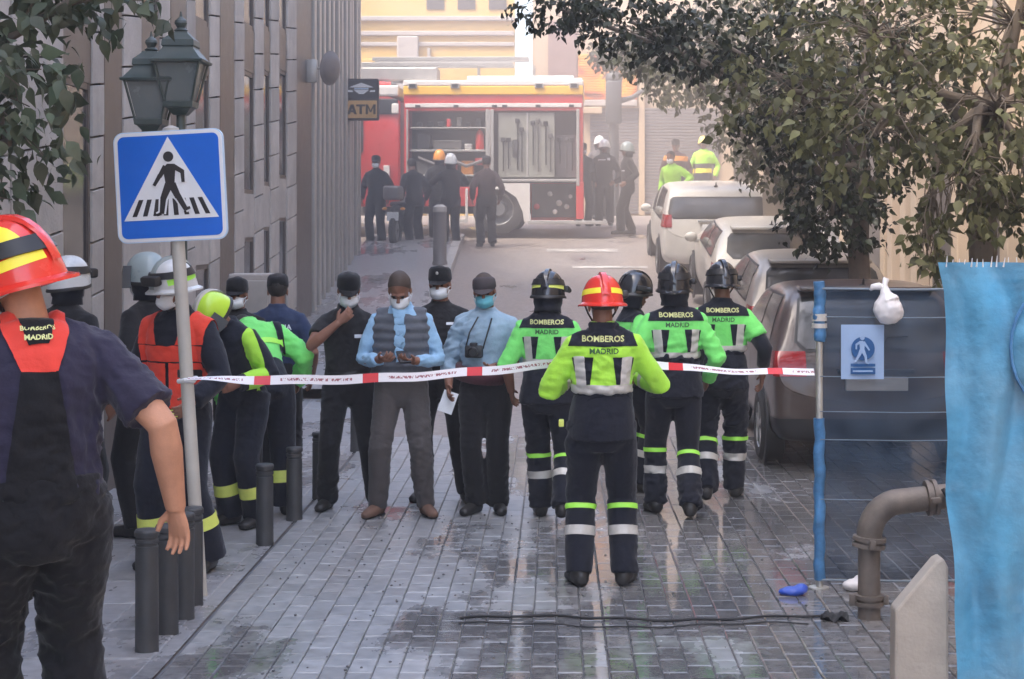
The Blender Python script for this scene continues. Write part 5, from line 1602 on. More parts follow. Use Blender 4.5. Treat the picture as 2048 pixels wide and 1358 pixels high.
for j in range(n):
    for i in range(n): a = j * 11 + i; lb.f.append((a, a + 1, a + 12, a + 11))
me = bake(lb.mesh(), [('SOLIDIFY', dict(thickness=.003))]); smooth(me); o = link('black_sheet_scrap', me, m_black); o.location = (1.47, 9.0, 0); tag(o, 'scrap of black sheeting on the wet paving left of the pipe', 'litter')
for k, (yb, z0) in enumerate(((9.02, .012), (8.86, .012))):
    mb = MB(); pts = [V(-.50 + .055 * i, yb + .05 * math.sin(i * .23 + k) + .02 * math.sin(i * .9), z0) for i in range(38 if k == 0 else 34)]
    mb.tube(pts, .007 if k == 0 else .0045, 8); o = mb.build('cable', m_black, None, 60)
    tag(o, 'black hose lying across the wet paving, reaching the pipe' if k == 0 else 'thinner black cable lying just nearer than the hose', 'hose')
# loose grit on the paving
gm = MB()
for i in range(420):
    x = random.uniform(-1.7, 1.7); y = random.uniform(7.9, 12.5); r = random.uniform(.003, .010)
    gm.ball((x, y, zg(y) + .004 + r * .4), (r, r * 1.2, r * .7), sub=1)
o = gm.build('grit', m_joint); o['kind'] = 'stuff'; tag(o, 'loose dark grit scattered over the wet paving', 'grit')
# ------------------------------------------------------------------ cars
m_carglass = M('dusty_car_glass', (.035, .04, .045), .07, var=.2, spec=.7, dirt=.45, dirtcol=(.17, .15, .13))
m_tail = M('red_tail_lamp', (.33, .010, .012), .15, var=.1, coat=.5)
m_tyre = M('dusty_tyre', (.025, .025, .026), .8, var=.2, dirt=.4, dirtcol=(.1, .09, .085))
m_rim = M('alloy_rim', (.30, .30, .30), .35, metal=.6, var=.1)
m_plate = M('white_plate', (.75, .75, .75), .4, var=.03)
m_trim = M('black_car_trim', (.02, .02, .022), .5, var=.15)
def paint(name, col, metal=0.0, dirt=.5):
    return M(name, col, .35, metal=metal, var=.06, coat=.4, dirt=dirt, dirtcol=(.40, .35, .29), vscale=4)

def car(label, x, y, L, W, H, mat, slope=0.0, rearz=(.62, .16), group='cars parked along the right kerb', yaw=0.0, tailz=.92, van=False, wide_lamp=True, handle=True):
    t = empty('parked_car', (x, y, zg(y + .7)), (slope, 0, yaw))
    tag(t, label, 'van' if van else 'car', group)
    w = W / 2
    belt = .95 if not van else .90
    # stations: y, lower z, top z, half width factor, greenhouse shrink
    if van:
        st = [(.0, .34, .66, .90), (.05, .26, .98, .96), (.10, .24, 1.12, .97), (.20, .22, H - .12, .985), (.32, .22, H - .03, .99), (.9, .22, H, 1), (1.8, .22, H, 1), (2.5, .22, H - .08, 1), (3.05, .22, 1.28, 1), (3.35, .22, 1.08, .98), (L - .25, .24, .92, .95), (L - .04, .3, .72, .86), (L, .36, .6, .8)]
    else:
        st = [(.0, .36, .64, .88), (.05, .27, .84, .95), (.10, .25, .98, .965), (.24, .22, 1.14, .98), (.42, .22, H - .11, .99), (.60, .22, H - .025, .995), (1.1, .22, H, 1), (1.7, .22, H - .01, 1), (2.2, .22, H - .10, 1), (2.75, .22, 1.02, 1), (3.1, .22, .94, .98), (L - .3, .24, .80, .95), (L - .05, .3, .64, .86), (L, .36, .55, .8)]
    mb = MB(); rows = []
    for yy, lo, top, wf in st:
        ww = w * wf
        b = min(top - .02, belt)
        g = max(0.0, top - belt)
        tum = .16 * g / (H - belt) if not van else .11 * g / (H - belt)
        pts = [(ww * .80, lo), (ww * .955, lo + .06), (ww, lo + .22 if lo + .22 < b - .1 else (lo + b) / 2), (ww * 1.0, b - .08), (ww * .975, b)]
        rw = ww * .975 - tum
        pts += [(ww * .975 * .5 + rw * .5, b + (top - b) * .5), (rw, top - .09 * min(1, g / .3) - .01), (rw - .07, top - .015), (rw * .55, top), (0, top + .008)]
        rows.append([V(px, yy, pz) for px, pz in pts])
    np_ = len(rows[0])
    for r in rows:
        full = r + [V(-p.x, p.y, p.z) for p in r[-2::-1]]
        mb.v += [tuple(p) for p in full]
    K = 2 * np_ - 1
    for i in range(len(rows) - 1):
        for k in range(K - 1):
            a = i * K + k; mb.f.append((a, a + 1, a + K + 1, a + K))
        mb.f.append((i * K + K - 1, i * K, i * K + K, i * K + K + K - 1))
    mb.f.append(tuple(range(K))); o = (len(rows) - 1) * K; mb.f.append(tuple(range(o + K - 1, o - 1, -1)))
    me = bake(mb.mesh(), [('SUBSURF', dict(levels=2, render_levels=2))]); smooth(me)
    body = link('body', me, mat, t)
    # rear window
    zb, zt = (belt + .08, H - .13) if not van else (belt + .10, H - .20)
    gw = w * .74 if not van else w * .86
    pl = [(V(0, 0, zb), V(0, 0, -1)), (V(0, 0, zt), V(0, 0, 1)), (V(gw, 0, zb), V(1, 0, .18)), (V(-gw, 0, zb), V(-1, 0, .18)), (V(0, .75 if not van else .33, 0), V(0, 1, 0))]
    for sx in (-1, 1):
        for sz, zc in ((-1, zb), (1, zt)):
            pl.append((V(sx * (gw - .10), 0, zc + .0 * sz), V(sx * .62, 0, sz * .78)))
            pl[-1] = (V(sx * (gw - .06), 0, zc - sz * .02), V(sx * .7, 0, sz * .7))
    seal = clip_patch(me, [(c + n.normalized() * .025, n) for c, n in pl], .003, 'window_seal', m_trim, body)
    clip_patch(me, pl, .007, 'rear_window', m_carglass, t)
    # side windows
    for sx in (-1, 1):
        for ya, yb in (((.55, 1.30), (1.36, 2.35)) if not van else ((.55, 1.35), (1.42, 2.2), (2.26, 3.0))):
            zt2 = H - .12
            pl = [(V(0, 0, belt + .035), V(0, 0, -1)), (V(0, 0, zt2), V(0, 0, 1)), (V(0, ya, belt), V(0, -1, .35 if ya < .6 else 0)), (V(0, yb, belt), V(0, 1, .75 if yb > 2 else 0)), (V(sx * w * .66, 0, 0), V(-sx, 0, 0))]
            clip_patch(me, pl, .005, 'side_window', m_carglass, t)
            clip_patch(me, [(c + n.normalized() * .02, n) for c, n in pl], .002, 'window_trim', m_trim, body)
        # tail lamps
        lw = .30 if wide_lamp else .17
        pl = [(V(0, 0, tailz - .11), V(0, 0, -1)), (V(0, 0, tailz + .09), V(0, 0, 1)), (V(sx * (w - lw), 0, tailz), V(-sx, 0, .35 * 0)), (V(0, .36, 0), V(0, 1, 0))]
        clip_patch(me, pl, .012, 'tail_lamp', m_tail, t)
        mr = MB(); mr.ball((sx * (w + .10), 2.35 if not van else 2.75, belt + .06), (.10, .06, .075)); mr.bbox(min(sx * (w - .04), sx * (w + .06)), max(sx * (w - .04), sx * (w + .06)), 2.32 if not van else 2.72, 2.38 if not van else 2.78, belt - .02, belt + .03, .008); mr.build('wing_mirror', mat, t, 60)
        for yw in (.72, L - .78):
            R_ = .315
            a_ = MB(); a_.lathe([(R_ + .055, -.01), (R_ + .055, .012), (R_ + .03, .016), (.05, .010)], 32, Matrix.Translation((sx * (w * .985), yw, R_)) @ Matrix.Rotation(R(90 * sx), 4, 'Y')); a_.build('wheel_arch', m_trim, t, 40)
            Q = Matrix.Translation((sx * (w - .09), yw, R_)) @ Matrix.Rotation(R(90 * sx), 4, 'Y')
            ty = MB(); ty.lathe([(.19, -.09), (.27, -.1), (R_, -.08), (R_, .09), (.28, .125), (.20, .115)], 36, Q, closed=True); wh = ty.build('wheel', m_tyre, t, 40)
            rm = MB(); rm.lathe([(.2, .115), (.19, .085), (.06, .10), (.045, .118), (.0, .12)], 30, Q, cap0=False)
            for q in range(5): rm.add(*box_pts(.03, .19, -.022, .022, .09, .113), Q @ Matrix.Rotation(2 * PI * q / 5, 4, 'Z'))
            rm.build('rim', m_rim, wh, 30)
    pl = [(V(0, 0, .46), V(0, 0, 1)), (V(0, .22, 0), V(0, 1, 0)), (V(0, 0, .27), V(0, 0, -1))]
    bp = clip_patch(me, pl, .014, 'rear_bumper', m_trim if not van else mat, t)
    p_ = MB(); p_.bbox(-.26, .26, -.035, .12, .70 if not van else .78, .81 if not van else .89, .005); p_.build('number_plate', m_plate, t)
    h_ = MB(); h_.bbox(-.32, .32, -.018, .13, .845 if not van else .93, .875 if not van else .96, .006); h_.build('boot_handle', m_trim if not van else m_rim, t)
    an = MB(); an.tube([V(0, .66 if not van else .42, H - .03), V(0, .62 if not van else .38, H + .05)], [.016, .006], 8); an.ball((0, .67 if not van else .43, H - .02), (.035, .05, .02)); an.build('aerial', m_trim, t, 60)
    if not van:
        sp = MB(); sp.bbox(-w * .66, w * .66, .42, .66, H - .055, H - .015, .012); sp.build('spoiler', mat, t, 40)
    wp = MB(); wp.tube([V(.05, -.0 + (.10 if not van else .12), belt + .09), V(.12, .13 + .05, belt + .18), V(.30, .2, belt + .19)], .008, 6); wp.build('rear_wiper', m_trim, t)
    return t
def box_pts(x0, x1, y0, y1, z0, z1):
    m = MB(); m.box(x0, x1, y0, y1, z0, z1); return m.v, m.f
P_dark = paint('dusty_dark_brown_paint', (.05, .030, .026), 0, .15)
P_beige = paint('dusty_silver_beige_paint', (.42, .38, .33), .2, .5)
P_cream = paint('cream_white_paint', (.66, .62, .55), 0, .45)
P_white = paint('white_van_paint', (.72, .69, .63), 0, .35)
car('dusty dark brown hatchback nearest us, half behind the works fence', 2.70, 14.4, 4.0, 1.76, 1.56, P_dark, R(1.5), tailz=.92)
car('dusty silver-beige hatchback parked just beyond the nearest car', 3.00, 19.0, 3.62, 1.74, 1.47, P_beige, R(5.5), tailz=.88)
car('low cream car squeezed between the silver-beige hatchback and the white van', 2.98, 23.1, 4.0, 1.74, 1.42, P_cream, R(7.5), tailz=.85, wide_lamp=False)
car('white delivery van with a dark rear window at the top of the parked row', 2.62, 27.6, 4.2, 1.82, 1.50, P_white, R(5.0), tailz=.95, van=True, wide_lamp=False)

# ------------------------------------------------------------------ fire engine
m_fred = M('fire_engine_red', (.62, .018, .018), .3, var=.06, coat=.5, dirt=.25, dirtcol=(.4, .22, .18))
m_fyel = M('engine_yellow_band', (.90, .52, .05), .35, var=.05)
m_fwhite = M('engine_white', (.76, .72, .68), .35, var=.05, coat=.3)
m_alu = M('brushed_aluminium', (.50, .48, .45), .4, metal=.5, var=.1)
m_locker = M('grey_locker_lining', (.10, .095, .09), .6, var=.2)
m_panel = M('grey_green_tool_board', (.30, .30, .26), .6, var=.12)
tr = empty('fire_engine', (-1.73, 33.4, zg(34.0)), (0, 0, R(-1.5))); tag(tr, 'red fire engine with open equipment lockers and a yellow band along the roof', 'fire engine')
def tb(mb, name, mat, parent=None, sm=None): return mb.build(name, mat, parent or tr, sm)
# local x: front is -x; side facing us is y = 0; body from x -1.2 .. 2.30, cab -4.6 .. -1.25
B0, B1, D = -1.22, 2.27, 2.4
ZF, ZT = .62, 2.98
mb = MB(); mb.box(B0, B1, .62, D, ZF, ZT); mb.box(B0, B1, .02, .62, 2.42, ZT - .002); mb.box(B0, B0 + .10, .02, .62, ZF, 2.42); mb.box(B1 - .10, B1, .02, .62, ZF, 2.42)
mb.box(.40, .50, .03, .62, 1.02, 2.42); body = tb(mb, 'body', m_fred)
mb = MB(); mb.bbox(B0 - .01, B1 + .01, -.012, D + .02, ZT - .255, ZT - .08, .02); tb(mb, 'yellow_band', m_fyel)
mb = MB(); mb.bbox(B0 - .015, B1 + .015, -.008, D + .02, ZT - .08 + .002, ZT + .03, .02); tb(mb, 'roof_rim', m_fwhite)
mb = MB(); mb.bbox(B0 + .02, B1 - .02, -.006, .02, ZT - .50, ZT - .42, .01); tb(mb, 'white_gutter', m_fwhite)
for xx in (-1.05, -.22, 1.42, 2.1):
    mb = MB(); mb.bbox(xx - .09, xx + .09, -.05, -.01, ZT - .13, ZT - .02, .015); l_ = tb(mb, 'side_marker', m_alu); mb = MB(); mb.bbox(xx - .06, xx + .06, -.06, -.049, ZT - .115, ZT - .045, .006); mb.build('lens', m_black2, l_)
for xx in (-.95, -.2, .55, .75, 1.4, 2.05):
    mb = MB(); mb.bbox(xx - .05, xx + .05, -.02, .01, ZT - .50, ZT - .45, .008); tb(mb, 'locker_light', m_black2)
rr0 = random.Random(9)
# locker 1 (left)
def locker(x0, x1, z0, z1, mat):
    mb = MB()
    mb.box(x0, x1, .56, .60, z0, z1); mb.box(x0, x1, .03, .56, z0, z0 + .02); tb(mb, 'locker', mat)
locker(B0 + .10, .40, .95, 2.42, m_locker); locker(.50, B1 - .10, 1.02, 2.42, m_locker)
for a in (B0 + .05, .40, .50, B1 - .10):
    mb = MB(); mb.bbox(a - .025 + (.02 if a < 0 else 0), a + .035, -.02, .03, .95, 2.44, .008); tb(mb, 'locker_frame', m_alu)
mb = MB(); mb.bbox(.43, .47, -.012, .03, .95, 2.43, .006); tb(mb, 'locker_frame', m_alu)
mb = MB(); mb.bbox(B0 + .12, .39, .04, .55, 1.62, 1.66, .006); tb(mb, 'shelf', m_alu)
mb = MB(); mb.bbox(B0 + .12, .39, .04, .55, 1.14, 1.17, .006); tb(mb, 'shelf', m_alu)
eq = [(-.98, -.72, .1, .45, 1.665, 1.98, m_black2), (-.66, -.1, .12, .5, 1.665, 1.85, m_locker), (-.05, .1, .15, .45, 1.665, 1.78, m_alu), (-.98, -.6, .1, .5, 1.175, 1.42, m_locker), (-.5, -.2, .12, .5, 1.175, 1.48, m_fred), (-.12, .12, .2, .5, 1.175, 1.45, m_horange), (-.95, -.5, .1, .5, .975, 1.12, m_black2), (.16, .36, .1, .4, 1.36, 1.5, m_fred)]
for a, b_, c, d, e, f, mt in eq:
    mb = MB(); mb.bbox(a, b_, c, d, e, f, .02); tb(mb, 'equipment_case', mt)
mb = MB(); mb.lathe([(.075, 1.665), (.085, 1.68), (.085, 1.95), (.05, 2.03), (.02, 2.05), (.02, 2.1)], 18, Matrix.Translation((.25, .2, 0))); tb(mb, 'extinguisher', m_fred, None, 40)
for k in range(3):
    mb = MB(); mb.lathe([(.06, -.05), (.13, -.055), (.15, 0), (.13, .055), (.06, .05)], 20, Matrix.Translation((-.86 + k * .31, .16, 1.06)) @ Matrix.Rotation(R(90), 4, 'X'), closed=True); tb(mb, 'rolled_hose', rr0.choice([m_fwhite, m_black2, m_fred]), None, 50)
for k in range(7):
    xx = -.96 + k * .19; hh = rr0.uniform(.06, .2)
    mb = MB(); mb.bbox(xx, xx + rr0.uniform(.06, .15), .06, .3, 2.10, 2.10 + hh, .015); tb(mb, 'equipment_case', rr0.choice([m_black2, m_locker, m_alu, m_fred]))
mb = MB(); mb.bbox(B0 + .12, .39, .04, .55, 2.075, 2.098, .004); tb(mb, 'shelf', m_alu)
mb = MB(); mb.tube([V(-.95, .08, 1.5), V(-.6, .06, 1.36), V(-.3, .07, 1.46), V(.0, .06, 1.34), V(.3, .08, 1.44)], .035, 10); tb(mb, 'hose', m_shutter, None, 60)
# locker 2: tool board
mb = MB(); mb.bbox(.62, 1.72, .07, .10, 1.12, 2.38, .006); bd = tb(mb, 'tool_board', m_panel)
mb = MB(); mb.bbox(1.17, 1.21, .055, .075, 1.12, 2.38, .004); mb.build('board_rib', m_alu, bd)
mb = MB(); mb.bbox(1.74, 2.16, .25, .29, 1.12, 1.95, .006); tb(mb, 'tool_board', m_shutter)
rr = random.Random(4)
for i, xx in enumerate((.72, .82, 1.0, 1.08, 1.30, 1.40, 1.55, 1.64, 1.82, 1.95, 2.06)):
    z0 = rr.uniform(1.18, 1.4); z1 = rr.uniform(1.8, 2.25) if xx < 1.7 else 1.85
    yy = .04 if xx < 1.7 else .22
    mb = MB(); mb.tube([V(xx, yy, z0), V(xx, yy, z1)], .014, 8); mb.bbox(xx - .05, xx + .04, yy - .02, yy + .02, z1 - .04, z1 + .05, .01); mb.build('hand_tool', rr.choice([m_black2, m_iron, m_locker]), bd, 40)
mb = MB(); mb.bbox(.9, 1.02, .03, .065, 1.5, 1.85, .03); mb.build('hand_tool', m_iron, bd, 40)
mb = MB(); mb.bbox(.52, 2.16, -.01, .5, 1.03, 1.08, .008); tb(mb, 'shelf', m_alu)
# lower body: wheel arch panel, pump bay, step
mb = MB(); mb.prism([(.42, 1.0), (.42, .90), (.78, .86), (.98, .72), (1.10, .44), (1.13, .24), (1.24, .24), (1.24, 1.0)], -.015, .1, 'y'); tb(mb, 'white_fender', m_fwhite)
mb = MB(); mb.bbox(1.26, 2.16, .45, .5, .34, 1.0, .006); tb(mb, 'pump_panel', m_locker)
for xx, zz, rr_ in ((1.36, .55, .06), (1.62, .80, .05), (1.8, .62, .06), (1.95, .55, .05), (1.72, .45, .05), (2.02, .75, .04)):
    mb = MB(); mb.lathe([(rr_, 0), (rr_, .08), (rr_ * .7, .09), (0, .09)], 16, Matrix.Translation((xx, .45, zz)) @ Matrix.Rotation(R(90), 4, 'X')); tb(mb, 'pump_fitting', rr.choice([m_alu, m_fwhite, m_fred]), None, 40)
mb = MB(); mb.bbox(2.14, B1 + .02, -.004, .6, .30, 1.02, .012); mb.box(1.24, 2.14, .5, .56, .28, 1.02); tb(mb, 'lower_body', m_fred)
mb = MB(); mb.bbox(1.20, 2.75, -.05, .55, .20, .27, .01); tb(mb, 'rear_step', m_alu)
mb = MB(); mb.bbox(B0, .40, .03, .58, .55, .93, .015); tb(mb, 'skirt_locker', m_fred)
mb = MB(); mb.bbox(-.02, .03, -.03, .03, .3, .9, .006); mb.bbox(-.3, .03, -.03, .05, .24, .3, .006); tb(mb, 'step_frame', m_fwhite)
mb = MB(); mb.bbox(B0 - .9, 2.1, .7, 1.7, .42, .64, .02); tb(mb, 'chassis', m_black2)
def wheel(xc, yc):
    Q = Matrix.Translation((xc, yc, .50)) @ Matrix.Rotation(R(90), 4, 'X')
    mb = MB(); mb.lathe([(.30, -.12), (.42, -.14), (.50, -.11), (.50, .11), (.43, .14), (.31, .12)], 40, Q, closed=True); w_ = tb(mb, 'wheel', m_tyre, None, 40)
    mb = MB(); mb.lathe([(.315, .12), (.295, .10), (.275, -.02), (.17, -.05), (.15, .05), (.13, .10), (.0, .10)], 36, Q, cap0=False)
    for q in range(10): mb.lathe([(.016, .0), (.016, .05), (.0, .05)], 8, Q @ Matrix.Rotation(2 * PI * q / 10, 4, 'Z') @ Matrix.Translation((.215, 0, -.04)))
    mb.build('rim', m_rim, w_, 30)
for xc in (.62, -3.55):
    for yc in (.16, 2.2): wheel(xc, yc)
# roof ladder and gear
mb = MB()
for yy in (.35, .75):
    mb.bbox(-2.3, .9, yy, yy + .05, ZT + .34, ZT + .42, .008); mb.bbox(-1.9, 1.2, yy + .06, yy + .11, ZT + .46, ZT + .53, .008)
for i in range(14): mb.tube([V(-2.15 + i * .22, .36, ZT + .38), V(-2.15 + i * .22, .79, ZT + .38)], .018, 6)
tb(mb, 'ladder', m_alu)
mb = MB(); mb.bbox(-2.5, -.6, .3, 1.0, ZT + .05, ZT + .32, .03); tb(mb, 'roof_box', m_alu)
mb = MB(); mb.bbox(.0, 2.1, .15, .6, ZT + .035, ZT + .13, .02); mb.bbox(.6, 2.25, 1.0, 1.3, ZT + .035, ZT + .16, .02); tb(mb, 'roof_locker', m_fwhite)
mb = MB()
for xx in (-1.0, .2, 1.3): mb.tube([V(xx, .4, ZT + .03), V(xx, .4, ZT + .36)], .02, 6); mb.tube([V(xx, .78, ZT + .03), V(xx, .78, ZT + .36)], .02, 6)
tb(mb, 'ladder_rack', m_alu)
mb = MB(); mb.ball((-1.78, .2, ZT - .06), (.12, .1, .1)); mb.tube([V(-1.78, .2, ZT - .04), V(-1.5, .2, ZT - .05)], .07, 12); tb(mb, 'hose_reel', m_fred, None, 60)
# cab
mb = MB(); mb.prism([(-4.6, .55), (-1.30, .55), (-1.30, 2.62), (-1.55, 2.72), (-4.2, 2.72), (-4.5, 1.7)], .03, 2.37, 'y'); me = bake(mb.mesh(), [('BEVEL', dict(width=.05, segments=3))]); smooth(me, 40); cab = link('cab', me, m_fred, tr)
mb = MB(); mb.prism([(-3.0, 1.55), (-2.10, 1.55), (-2.02, 1.63), (-2.02, 2.25), (-3.0, 2.25)], .015, .035, 'y'); mb.build('cab_window', m_carglass, cab)
mb = MB(); mb.bbox(-2.6, -1.33, .01, 2.4, 2.70, 2.92, .04); tb(mb, 'cab_roof', m_fwhite)
mb = MB(); mb.bbox(-1.75, -1.34, -.01, .06, 2.35, 2.66, .03); tb(mb, 'rear_mirror', m_black2)
mb = MB(); mb.bbox(-1.46, -1.32, -.03, .06, 2.36, 2.56, .02); tb(mb, 'spot_lamp', m_fwhite)
mb = MB(); mb.box(-1.30, -1.225, .12, 2.3, .6, 2.6); tb(mb, 'gap_panel', m_plum)
mb = MB(); mb.bbox(-1.62, -1.5, -.02, .03, .95, 1.35, .01); tb(mb, 'reflector', m_fwhite)

# ------------------------------------------------------------------ motorbikes
def motorbike(label, x, y, rot, screen=True, plate=True):
    t = empty('motorbike', (x, y, zg(y)), (0, 0, rot)); tag(t, label, 'motorbike', 'parked motorbikes')
    for yc in (0, 1.42):
        Q = Matrix.Translation((0, yc, .31)) @ Matrix.Rotation(R(90), 4, 'Y')
        mb = MB(); mb.lathe([(.19, -.05), (.27, -.065), (.31, -.03), (.31, .03), (.27, .065), (.19, .05)], 28, Q, closed=True); w_ = mb.build('wheel', m_tyre, t, 40)
        mb = MB(); mb.lathe([(.195, -.03), (.195, .03), (.05, .05), (.05, -.05)], 24, Q, closed=True); mb.build('rim', m_rim, w_, 40)
    mb = MB(); mb.ball((0, .75, .52), (.17, .42, .24)); mb.ball((0, .95, .80), (.16, .28, .16)); mb.ball((0, .2, .70), (.13, .3, .12)); mb.tube([V(0, 1.2, .75), V(0, 1.42, .31)], .06, 10); mb.tube([V(0, .5, .4), V(0, 0, .31)], .05, 10); mb.ball((0, 1.22, .85), (.17, .14, .16))
    me = fuse(mb, .02, 3); link('frame', me, m_black2, t)
    mb = MB(); mb.bbox(-.13, .13, .05, .75, .76, .86, .05); mb.build('seat', m_black, t, 60)
    mb = MB(); mb.tube([V(-.36, 1.0, 1.02), V(-.2, 1.12, 1.0), V(.2, 1.12, 1.0), V(.36, 1.0, 1.02)], .018, 8); mb.build('handlebar', m_iron, t, 60)
    for sx in (-1, 1):
        mb = MB(); mb.ball((sx * .34, 1.1, 1.17), (.07, .025, .045)); mb.tube([V(sx * .3, 1.08, 1.02), V(sx * .34, 1.1, 1.15)], .008, 6); mb.build('mirror', m_black2, t, 60)
        mb = MB(); mb.ball((sx * .17, -.12, .72), (.05, .03, .03)); mb.build('indicator', m_horange, t, 60)
    if screen:
        mb = MB(); n = 8
        for j in range(n + 1):
            for i in range(n + 1):
                a = -1 + 2 * i / n; mb.v.append((.27 * a * (1 - .25 * j / n), 1.36 - .10 * a * a - .16 * j / n, .95 + .45 * j / n))
        for j in range(n):
            for i in range(n): a = j * 9 + i; mb.f.append((a, a + 1, a + 10, a + 9))
        me = bake(mb.mesh(), [('SOLIDIFY', dict(thickness=.006))]); smooth(me); link('windscreen', me, m_windscreen, t)
    mb = MB(); mb.bbox(-.11, .11, -.2, -.19, .5, .66, .004); mb.build('number_plate', m_plate, t)
    mb = MB(); mb.bbox(-.16, .16, -.34, .05, .88, 1.14, .05); mb.build('top_box', m_shutter if not screen else m_black2, t, 60)
    return t
m_windscreen = M('smoked_windscreen', (.22, .21, .20), .12, var=.1, alpha=.75)
motorbike('dark motorbike with a white number plate at the corner by the cab', -2.95, 31.6, R(-8), False)

# post with bracket in front of the mural
sp = empty('street_post', (1.42, 41.2, zg(41))); tag(sp, 'dark street post with a side bracket in front of the orange mural', 'post')
mb = MB(); mb.lathe([(.2, 0), (.2, .2), (.12, .35), (.11, 3.0), (.14, 3.05)], 16); mb.build('shaft', m_iron, sp, 40)
mb = MB(); mb.bbox(-.2, .18, -.2, .2, 2.2, 3.25, .06); mb.ball((0, 0, 3.3), (.22, .2, .2)); mb.build('signal_head', m_iron, sp, 60)
mb = MB(); mb.tube([V(.1, -.05, 2.75), V(.45, -.05, 2.85), V(.75, -.05, 3.05)], [.07, .06, .05], 10); mb.build('bracket', m_iron, sp, 60)
# ------------------------------------------------------------------ trees
def leaf_mesh(kind, seed):
    r = random.Random(seed)
    n = 5
    wpro = [.0, .62, 1.0, .78, .38, .0] if kind == 'broad' else [.0, .75, 1, .8, .42, 0]
    vs = []; fs = []
    curl = r.uniform(.1, .35); fold = r.uniform(.1, .35); tw = r.uniform(-.2, .2)
    wid = .34 if kind == 'broad' else .26
    for i in range(n + 1):
        t = i / n
        z = -curl * t * t
        w = wid * wpro[i] * r.uniform(.92, 1.08)
        sh = tw * t * .2
        if i in (0, n): vs.append((sh, t, z))
        else: vs += [(sh - w, t - .04, z + fold * w), (sh, t, z), (sh + w, t - .04, z + fold * w)]
    fs.append((0, 2, 1)); fs.append((0, 3, 2))
    for i in range(1, n - 1):
        a = 1 + (i - 1) * 3
        fs += [(a, a + 1, a + 4, a + 3), (a + 1, a + 2, a + 5, a + 4)]
    a = 1 + (n - 2) * 3; e = len(vs) - 1
    fs += [(a, a + 1, e), (a + 1, a + 2, e)]
    # stalk
    s = len(vs)
    vs += [(-.012, -.22, .05), (.012, -.22, .05), (.012, .02, 0), (-.012, .02, 0)]; fs.append((s, s + 1, s + 2, s + 3))
    return vs, fs

def leafmat(name, col, var, trans, rough=.45, dusty=0):
    return M(name, col, rough, var=.12, vscale=20, island=var, objrand=var, trans=trans, spec=.22, dirt=dusty, dirtcol=(.14, .13, .095))
m_leaf_near = leafmat('dusty_olive_leaf', (.088, .088, .036), .6, .2, .55, .30)
m_leaf_shaded = leafmat('shaded_green_leaf', (.036, .052, .023), .55, .15, .4, .12)  # leaf colour darkened to stand for foliage in shade
m_leaf_mid = leafmat('olive_green_leaf', (.060, .066, .028), .55, .2, .45, .32)
m_leaf_sunlit = leafmat('sunlit_olive_leaf', (.13, .135, .045), .45, .3, .5, .35)  # leaf colour paled and yellowed to stand for sun on the crown
m_leaf_left = leafmat('grey_green_leaf', (.085, .112, .070), .4, .2, .5, .55)
m_bark = M('brown_bark', (.105, .080, .060), .85, var=.3, vscale=14, bump=.6, bscale=28, dirt=.4, dirtcol=(.2, .17, .14))
m_bark2 = M('pale_dusty_bark', (.12, .092, .066), .85, var=.25, vscale=10, bump=.5, bscale=24, dirt=.4, dirtcol=(.17, .14, .105))
LEAVES = {}
for kd in ('broad', 'slim'):
    LEAVES[kd] = [leaf_mesh(kd, 100 + q) for q in range(5)]
def leaf_me(kind, q, mat):
    mb = MB(); mb.add(*LEAVES[kind][q]); me = mb.mesh('leaf', fix=False); smooth(me); me.materials.append(mat); return me

def stuff_leaves(name, pts, dirs, sizes, kind, mat, parent):
    """one mesh of many leaves"""
    allv = []; allf = []; base = 0
    pts = np.array(pts); n = len(pts)
    if n == 0: return None
    for q in range(5):
        idx = np.arange(q, n, 5)
        lv, lf = LEAVES[kind][q]; lv = np.array(lv); 
        for i in idx:
            d = dirs[i]; 
            allv.append((lv * sizes[i]) @ d.T + pts[i])
            allf.append((lf, base)); base += len(lv)
    V_ = np.concatenate(allv)
    F = [tuple(a + b for a in f) for lf, b in allf for f in lf]
    me = bpy.data.meshes.new(name); me.from_pydata(V_.tolist(), [], F); smooth(me)
    o = link(name, me, mat, parent); o['kind'] = 'stuff'
    return o

def rot_for(d, roll, rng_):
    """columns: leaf x, y (length), z for leaf pointing along d"""
    y = d / np.linalg.norm(d)
    up = np.array([0, 0, 1.0]) + rng_.normal(size=3) * .35
    x = np.cross(y, up); x /= (np.linalg.norm(x) + 1e-9); z = np.cross(x, y)
    c, s = math.cos(roll), math.sin(roll)
    x2 = x * c + z * s; z2 = -x * s + z * c
    return np.stack([x2, y, z2], 1)

